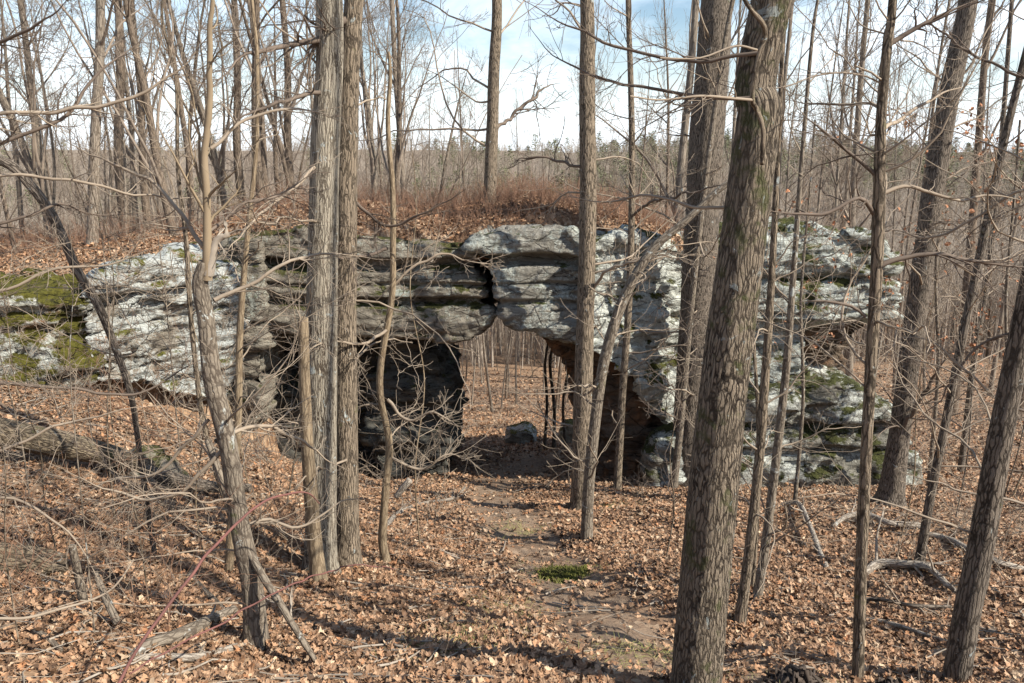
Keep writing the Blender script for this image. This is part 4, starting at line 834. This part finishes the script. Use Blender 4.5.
# dry twigs lying loose on the ground
K = 1500; y = gb.uniform(4.5, 17, K); x = gb.uniform(-1, 1, K) * xw(y); x = np.where(gb.uniform(0, 1, K) < .45, -np.abs(x), x); th = gb.uniform(0, np.pi, K); L = .12 + 1.0 * gb.uniform(0, 1, K) ** 2.5
pts = [];
for t in np.linspace(-.5, .5, 5):
    xx = x + np.cos(th) * L * t + gb.normal(size=K) * .012; yy = y + np.sin(th) * L * t + gb.normal(size=K) * .012; pts.append(np.stack([xx, yy, ground_z(xx, yy) + .04], -1))
bag = Bag(); bag.add(np.stack(pts, 1), (.002 + .011 * gb.uniform(0, 1, K) ** 2.5)[:, None] * np.linspace(1, .5, 5)[None], 5)
o = link('litter_twigs', bag.mesh('litter_twigs'), M_DEAD); tag(o, 'small fallen sticks strewn over the leaf litter', kind='stuff')
# grass tufts by the trail
K = 2600; cs = [P(480,640,6.4)[:2], P(500,600,7.6)[:2], P(520,520,12)[:2], P(610,500,14)[:2], P(560,560,9.3)[:2], P(640,650,6.0)[:2], P(450,650,6.2)[:2], P(830,690,4.9)[:2]]
ci = gb.integers(0, len(cs), K); pc = np.array(cs)[ci] + gb.normal(size=(K, 2)) * .28
m, nt, b = new_mat('dry_grass'); n = N(nt); nt.links.new(n.mix(n.noise(n.coord(), 4, 3), (.42, .36, .16), (.23, .25, .08)), b.inputs['Base Color'])
x, y = pc[:, 0], pc[:, 1]; p = np.stack([x, y, ground_z(x, y)], -1); d = gb.normal(size=(K, 3)) * .7; d[:, 2] = .8; d /= np.linalg.norm(d, axis=1, keepdims=True); pts = [p]
for j in range(3): d[:, 2] -= .35; d /= np.linalg.norm(d, axis=1, keepdims=True); p = p + d * .03; pts.append(p)
bag = Bag(); bag.add(np.stack(pts, 1), np.full((K, 4), .0022) * np.array([1, .9, .7, .3]), 3)
o = link('grass', bag.mesh('grass'), m); tag(o, 'short pale dry grass in patches along the trail', kind='stuff')

gm = np.random.default_rng(71); c0 = ghit(563, 576); K = 4200; th = gm.uniform(0, 6.28, K); rr_ = np.sqrt(gm.uniform(0, 1, K)); x = c0[0] + np.cos(th) * rr_ * .32 + .05 * gm.normal(size=K); y = c0[1] + np.sin(th) * rr_ * .45 + .05 * gm.normal(size=K)
k = fbm(np.stack([x * 5, y * 5, 0 * x], -1), 3, 5) > -.12; x, y, rr_ = x[k], y[k], rr_[k]; z = ground_z(x, y) + .12 * (1 - rr_ ** 2) + .03 * fbm(np.stack([x * 9, y * 9, 0 * x], -1), 3, 8)
d = gm.normal(size=(len(x), 3)) * .6; d[:, 2] = 1; p = np.stack([x, y, z - .10], -1); bag = Bag(); bag.add(np.stack([p, p + d * .05, p + d * .075], 1), np.full((len(x), 3), .009) * np.array([1.4, 1.1, .3]), 4)
me = bag.mesh('moss_clump'); V = np.empty(len(me.vertices) * 3, np.float32); me.vertices.foreach_get('co', V); me.vertices.foreach_set('co', (V.reshape(-1, 3) - c0.astype(np.float32)).ravel())
m, nt, b = new_mat('green_moss'); n = N(nt); nt.links.new(n.mix(n.ramp(n.noise(n.coord(), 7, 4), [(.35, 0), (.6, 1)]), (.05, .045, .018), (.14, .14, .03)), b.inputs['Base Color'])
o = link('moss_clump', me, m); o.location = tuple(c0); tag(o, 'bright green moss clump on the bank beside the trail', 'moss')

# ------------------------------------------------------------------ woods behind: separate trees, copied
M_BG1 = bark_mat('woodland_bark_grey', (.33, .275, .215), (.12, .095, .07), 20, 3, .2, 0, .6, .02)
M_BG2 = bark_mat('woodland_bark_brown', (.24, .185, .135), (.075, .055, .04), 20, 3, .1, 0, .6, .02)
M_BGT = twig_mat('woodland_twigs', (.30, .24, .185), (.19, .15, .115))
def proto(seed, H, r, fork=False, mat=M_BG1, lean=.04, low=.3, k=18, cl=3.6):
    g = np.random.default_rng(seed); pts = [np.zeros(3)]; d = np.array([g.normal() * lean, g.normal() * lean, 1.])
    for j in range(6): d = d + g.normal(size=3) * np.array([.06, .06, 0]); d /= np.linalg.norm(d); pts.append(pts[-1] + d * H / 6)
    pts[0][2] = -.3
    V, flat, tot, bk, C, rr = solid_trunk(np.array(pts), r * np.array([1.1, .9, .8, .68, .5, .3, .06]), step=.3, sides=9, flare=.25, rough=.05, seed=seed)
    mt = make_mesh('trunk', V, flat, tot); attr_vec(mt, 'bk', bk); mt.materials.append(mat)
    I = np.linspace(0, len(C) - 1, 30).astype(int); bag = Bag(); P0 = C[None, I]; R0 = rr[None, I]
    if fork:
        a, ra = spawn(P0, R0, fork, .08, .35, 1.5 + H * .72, (.25, .55), 12, .09, .06, .48, .02, g, tip=.15); bag.add(a, ra, 7); J = np.linspace(0, 11, 30).astype(int); P0 = np.concatenate([a[:, J], P0]); R0 = np.concatenate([ra[:, J], R0])
    a, ra = spawn(P0, R0, k if not fork else k // 2 + 2, low, .98, 1.5 + cl, (.5, 1.1), 8, .13, .09, .42, .010, g, tip=.2); bag.add(a, ra, 4)
    b_, rb = spawn(a, ra, 7, .15, 1, .5, (.4, .95), 6, .16, .07, .5, .006, g); bag.add(b_, rb, 3)
    c_, rc = spawn(b_, rb, 7, .12, 1, .52, (.4, .9), 4, .2, .05, .6, .0038, g); bag.add(c_, rc, 3)
    mb = bag.mesh('crown'); mb.materials.append(M_BGT); return mt, mb
PROT = [proto(201, 15, .13), proto(202, 13, .11, mat=M_BG2), proto(203, 16, .17, mat=M_BG2, low=.35), proto(204, 12, .08, k=20, low=.2), proto(205, 12, .13, fork=5), proto(206, 13, .13, fork=3, mat=M_BG2), proto(207, 9, .05, k=18, cl=2.2, low=.12), proto(208, 10, .055, k=18, cl=2.6, low=.12, lean=.15, mat=M_BG2)]
gt = np.random.default_rng(44)
def put_tree(pi, x, y, s, rz, lab, grp, tilt=0, zs=1.0):
    mt, mb = PROT[pi]; r = bpy.data.objects.new('woodland_tree', None); COL.objects.link(r); r.location = (x, y, float(ground_z(x, y))); r.rotation_euler = (tilt * math.sin(rz), tilt * math.cos(rz), rz); r.scale = (s, s, s * zs)
    for nm, mm in (('trunk', mt), ('crown', mb)):
        c = bpy.data.objects.new(nm, mm); COL.objects.link(c); c.parent = r
    return tag(r, lab, 'tree', grp)
LABS = {'pl': ('bare tree of the woods on the leafy plateau behind the left outcrop', 'bare trees on the plateau behind the outcrop'),
        'va': ('slender bare tree in the open valley woods beyond the rock arch', 'bare trees in the valley beyond the arch')}
# hand-placed ones that read clearly in the picture: (px at base, Y, proto, scale, label)
hand = [(128, 25, 2, .95, 'tall pale straight tree on the plateau, left part of the photo'), (150, 27, 5, 1.0, 'dark forking tree leaning right on the plateau behind the outcrop'), (232, 28, 4, .9, 'many-stemmed grey tree behind the forked leaning trunk'),
        (300, 24, 7, 1.1, 'thin bare tree on the plateau just left of the strip-barked trunk'), (396, 24.3, 5, .72, 'dark forking tree behind the arch top, right of the thin tan snag'), (410, 26, 4, .8, 'broad vase-shaped bare tree behind the arch top'), (377, 25.5, 4, .75, 'pale multi-stemmed tree behind the arch, directly behind the thin tan snag'),
        (430, 25.0, 7, .9, 'thin leaning tree behind the arch top, between the vase-shaped tree and the lone straight trunk')]
for px, Y, pi, s, lab in hand:
    x = (px - 512) / F_PX * Y; put_tree(pi, x, Y, s, gt.uniform(0, 6.28), lab, 'bare trees behind the arch')
cnt = 0
placed = []
while cnt < 50:                                             # plateau
    x, y = gt.uniform(-30, -6.5), gt.uniform(20, 42)
    if abs(x) > .72 * y or any((x - a) ** 2 + (y - b_) ** 2 < 4 for a, b_ in placed): continue
    placed.append((x, y)); put_tree(int(gt.choice(8, p=[.14, .16, .1, .16, .08, .08, .14, .14])), x, y, gt.uniform(.75, 1.1), gt.uniform(0, 6.28), *LABS['pl'], tilt=gt.normal() * .05); cnt += 1
cnt = 0
while cnt < 225:                                            # valley floor and slopes
    y = 25 + 105 * gt.uniform(0, 1) ** 1.15; x = gt.uniform(-.66, .70) * y
    thin = cnt < 72
    if thin: y = 34 + 76 * gt.uniform() ** .8 ; x = gt.uniform(-.09, .13) * y
    if (y < 46 and x < -5) or (-.14 < x / y < .14 and y < 33.5) or (x < -.15 * y and y < 70 and gt.uniform() < .7) or any((x - a) ** 2 + (y - b_) ** 2 < 5 for a, b_ in placed): continue
    placed.append((x, y)); put_tree(int(gt.choice([3, 7, 6, 6, 7, 1] if thin else [0, 0, 1, 1, 2, 3, 3, 6, 7])), x, y, gt.uniform(.75, 1.3) * (.9 if thin else 1.08), gt.uniform(0, 6.28), *LABS['va'], tilt=gt.normal() * .04, zs=gt.uniform(1.35, 1.95)); cnt += 1
# three dark stems in the opening
for k, (bx, tx, w, lab) in enumerate([(544, 546, 4.2, 'left one of three dark saplings in the arch opening'), (554, 551, 5, 'middle and thickest of three dark saplings in the arch opening'), (566, 570, 4, 'right leaning one of three dark saplings in the arch opening')]):
    tree('sapling', lab, 'sapling', [(bx, 452 - k, w * .8), (bx + 3 - 3 * k, 405, w * .7), (tx - 1, 365, w * .65), (tx + 2, 335, w * .6), (tx + 1, 250, w * .5)], M_DARK, Y=22.5 + k * .4, sides=10, seed=120 + k, twigs=3, tw_len=1.0, crown_k=5, crown_len=1.5, top=9, step=.1)
# dry leaves still on branches at right
def dry(root, C, lo, hi, K, spread, g, lab='dry_leaves'):
    idx = g.integers(int(len(C) * lo), int(len(C) * hi), K); cen = C[idx] + g.normal(size=(K, 3)) * np.array([spread, spread, spread * .4])
    V, F, c = leaves(cen[:, 0], cen[:, 1], cen[:, 2], g.uniform(.06, .11, K), False, 1.0, g); c = np.clip(np.array([(.52, .25, .13)]) * np.repeat(g.uniform(.6, 1.2, K), len(V) // K)[:, None], 0, 1)
    me = make_mesh(lab, rebase(V, root), F, 3, False); attr_col(me, 'col', c); link(lab, me, M_LEAF, root)
for k, (px, py, Y, h, tw) in enumerate([(795, 500, 14.5, 5, 10), (930, 470, 16.5, 5.5, 12), (1000, 500, 13, 5, 12)]):
    lb = ['young tree with orange dry leaves above the boulder', 'young tree holding orange dry leaves right of the overhang', 'young tree with a few orange dry leaves at the frame edge'][k]
    r_, C, r = tree('beech_sapling', lb, 'sapling', [(px, py, 4), (px + 8, py - 100, 3.5), (px + 6, py - 200, 3), (px + 14, py - 300, 2.4), (px + 20, py - 380, 2)], M_GREY, Y=Y, sides=10, seed=140 + k, twigs=14, tw_len=1.5, tw_t=(.3, .95), crown_k=0, stop=True, l3=3, tw_rmin=.003)
    br = [c for c in r_.children if c.name.startswith('crown')][0].data; B3 = np.empty(len(br.vertices) * 3, np.float32); br.vertices.foreach_get('co', B3); B3 = B3.reshape(-1, 3) + np.array(r_.location); B3 = B3[B3[:, 2] > -3.6]
    dry(r_, B3, 0, 1, [90, 260, 220][k], .04, np.random.default_rng(150 + k))

# ------------------------------------------------------------------ far-off wood on the opposite slope
gf = np.random.default_rng(61); K = 11500
y = 76 + 278 * gf.uniform(0, 1, K) ** 1.2; x = gf.uniform(-1.05, 1.0, K) * y; z = ground_z(x, y); H = gf.uniform(8, 14, K)
pts = [np.stack([x, y, z], -1)]; d = np.stack([gf.normal(size=K) * .06, gf.normal(size=K) * .06, np.ones(K)], -1)
for j in range(3): pts.append(pts[-1] + d * (H / 3)[:, None])
P0 = np.stack(pts, 1); R0 = gf.uniform(.05, .14, K)[:, None] * np.array([1, .8, .55, .15])[None]
bag = Bag(); bag.add(P0, R0, 4); a, ra = spawn(P0, R0, 13, .28, 1.0, .42, (.35, .95), 4, .12, .1, .42, .022, gf); bag.add(a, ra, 3)
b_, rb = spawn(a, ra, 3, .2, 1, .6, (.4, .9), 3, .15, .08, .6, .018, gf); bag.add(b_, rb, 3)
m, nt, b = new_mat('far_wood_bark'); n = N(nt); nt.links.new(n.mix(n.noise(n.coord(), .11, 4, .7), (.42, .36, .295), (.30, .25, .20)), b.inputs['Base Color'])
o = link('far_woods', bag.mesh('far_woods'), m); tag(o, 'grey-brown bare woods covering the opposite hillside', kind='stuff')
K = 1200; y = gf.uniform(190, 372, K); x = gf.uniform(-1.0, .95, K) * y; k = gf.uniform(0, 1, K) < sstep(.0, .25, fbm(np.stack([x / 50, y / 50, 0 * x], -1), 2, 6) + .16 * (x > -30)) + .12; x, y = x[k], y[k]; K = len(x)
H = gf.uniform(10, 16, K); M_ = 300; t = gf.uniform(.4, 1, (K, M_)); th = gf.uniform(0, 6.28, (K, M_)); rad = np.sqrt(np.clip(1.04 - t, 0, 1)) * H[:, None] * .22 * gf.uniform(.3, 1, (K, M_))
cen = np.stack([x[:, None] + np.cos(th) * rad, y[:, None] + np.sin(th) * rad, ground_z(x, y)[:, None] + t * H[:, None]], -1).reshape(-1, 3)
tri = cen[:, None] + gf.normal(size=(len(cen), 3, 3)) * np.array([.3, .3, .16])
V = tri.reshape(-1, 3); bag = Bag(); zt = ground_z(x, y); bag.add(np.stack([np.stack([x, y, zt], -1), np.stack([x, y, zt + H], -1)], 1), np.stack([np.full(K, .18), np.full(K, .04)], 1), 4)
Vt = np.concatenate(bag.V); Qt = np.concatenate(bag.Q); flat = np.concatenate([np.arange(len(V)), (Qt + len(V)).ravel()]); tot = np.concatenate([np.full(len(V) // 3, 3), np.full(len(Qt), 4)])
m, nt, b = new_mat('pine_needles'); n = N(nt); nt.links.new(n.mix(n.noise(n.coord(), .3, 4), (.14, .15, .075), (.20, .20, .11)), b.inputs['Base Color'])
o = link('pine_woods', make_mesh('pine_woods', np.vstack([V, Vt]), flat, tot, False), m); tag(o, 'green pines mixed into the far hillside woods', kind='stuff')

# ------------------------------------------------------------------ light, sky, camera
SUN_AZ = math.atan2(.90, -.44); SUN_EL = R(40)
sd = Vector((math.sin(SUN_AZ) * math.cos(SUN_EL), math.cos(SUN_AZ) * math.cos(SUN_EL), math.sin(SUN_EL)))
ld = bpy.data.lights.new('sun', 'SUN'); ld.energy = 5.0; ld.angle = R(.6); ld.color = (1, .94, .84)
lo = bpy.data.objects.new('sun', ld); COL.objects.link(lo); lo.rotation_euler = sd.to_track_quat('Z', 'Y').to_euler(); lo.location = (20, -20, 30)
w = bpy.data.worlds.new('World'); scene.world = w; w.use_nodes = True; nt = w.node_tree; nt.nodes.clear(); n = N(nt)
sky = nt.nodes.new('ShaderNodeTexSky'); sky.sky_type = 'NISHITA'; sky.sun_disc = False; sky.sun_elevation = SUN_EL; sky.sun_rotation = SUN_AZ; sky.dust_density = .6; sky.air_density = 1.2; sky.ozone_density = 3.0
tc = n.coord('Generated'); s = n.sep(tc)
dv = n.math('ADD', n.math('MAXIMUM', s[2], 0.0), .30)
cb = nt.nodes.new('ShaderNodeCombineXYZ'); nt.links.new(n.math('DIVIDE', s[0], dv), cb.inputs[0]); nt.links.new(n.math('DIVIDE', s[1], dv), cb.inputs[1])
cl = n.noise(cb.outputs[0], 1.5, 7, .6, .3)
cf = n.math('MULTIPLY', n.ramp(cl, [(.42, .0), (.64, 1)]), n.ramp(s[2], [(0, 1), (.08, .95), (.20, .60), (.35, .25), (1, .08)]))
cf = n.math('MAXIMUM', cf, n.ramp(s[2], [(0, 1), (.025, .85), (.09, .25), (.15, 0)]))
mixc = n.mix(cf, sky.outputs[0], (9.6, 10.5, 11.4))
bg = nt.nodes.new('ShaderNodeBackground'); nt.links.new(mixc, bg.inputs[0]); bg.inputs[1].default_value = .095
wo = nt.nodes.new('ShaderNodeOutputWorld'); nt.links.new(bg.outputs[0], wo.inputs[0])
cd = bpy.data.cameras.new('camera'); cd.sensor_width = 36; cd.lens = F_PX / 1024 * 36; cd.clip_end = 9000; cd.clip_start = .05
co = bpy.data.objects.new('camera', cd); COL.objects.link(co); co.rotation_euler = (R(90) - PITCH, 0, 0); scene.camera = co
vs = scene.view_settings; vs.view_transform = 'Standard'; vs.look = 'None'; vs.exposure = .74; vs.gamma = 1; vs.use_curve_mapping = False
scene.cycles.max_bounces = 6; scene.cycles.diffuse_bounces = 4
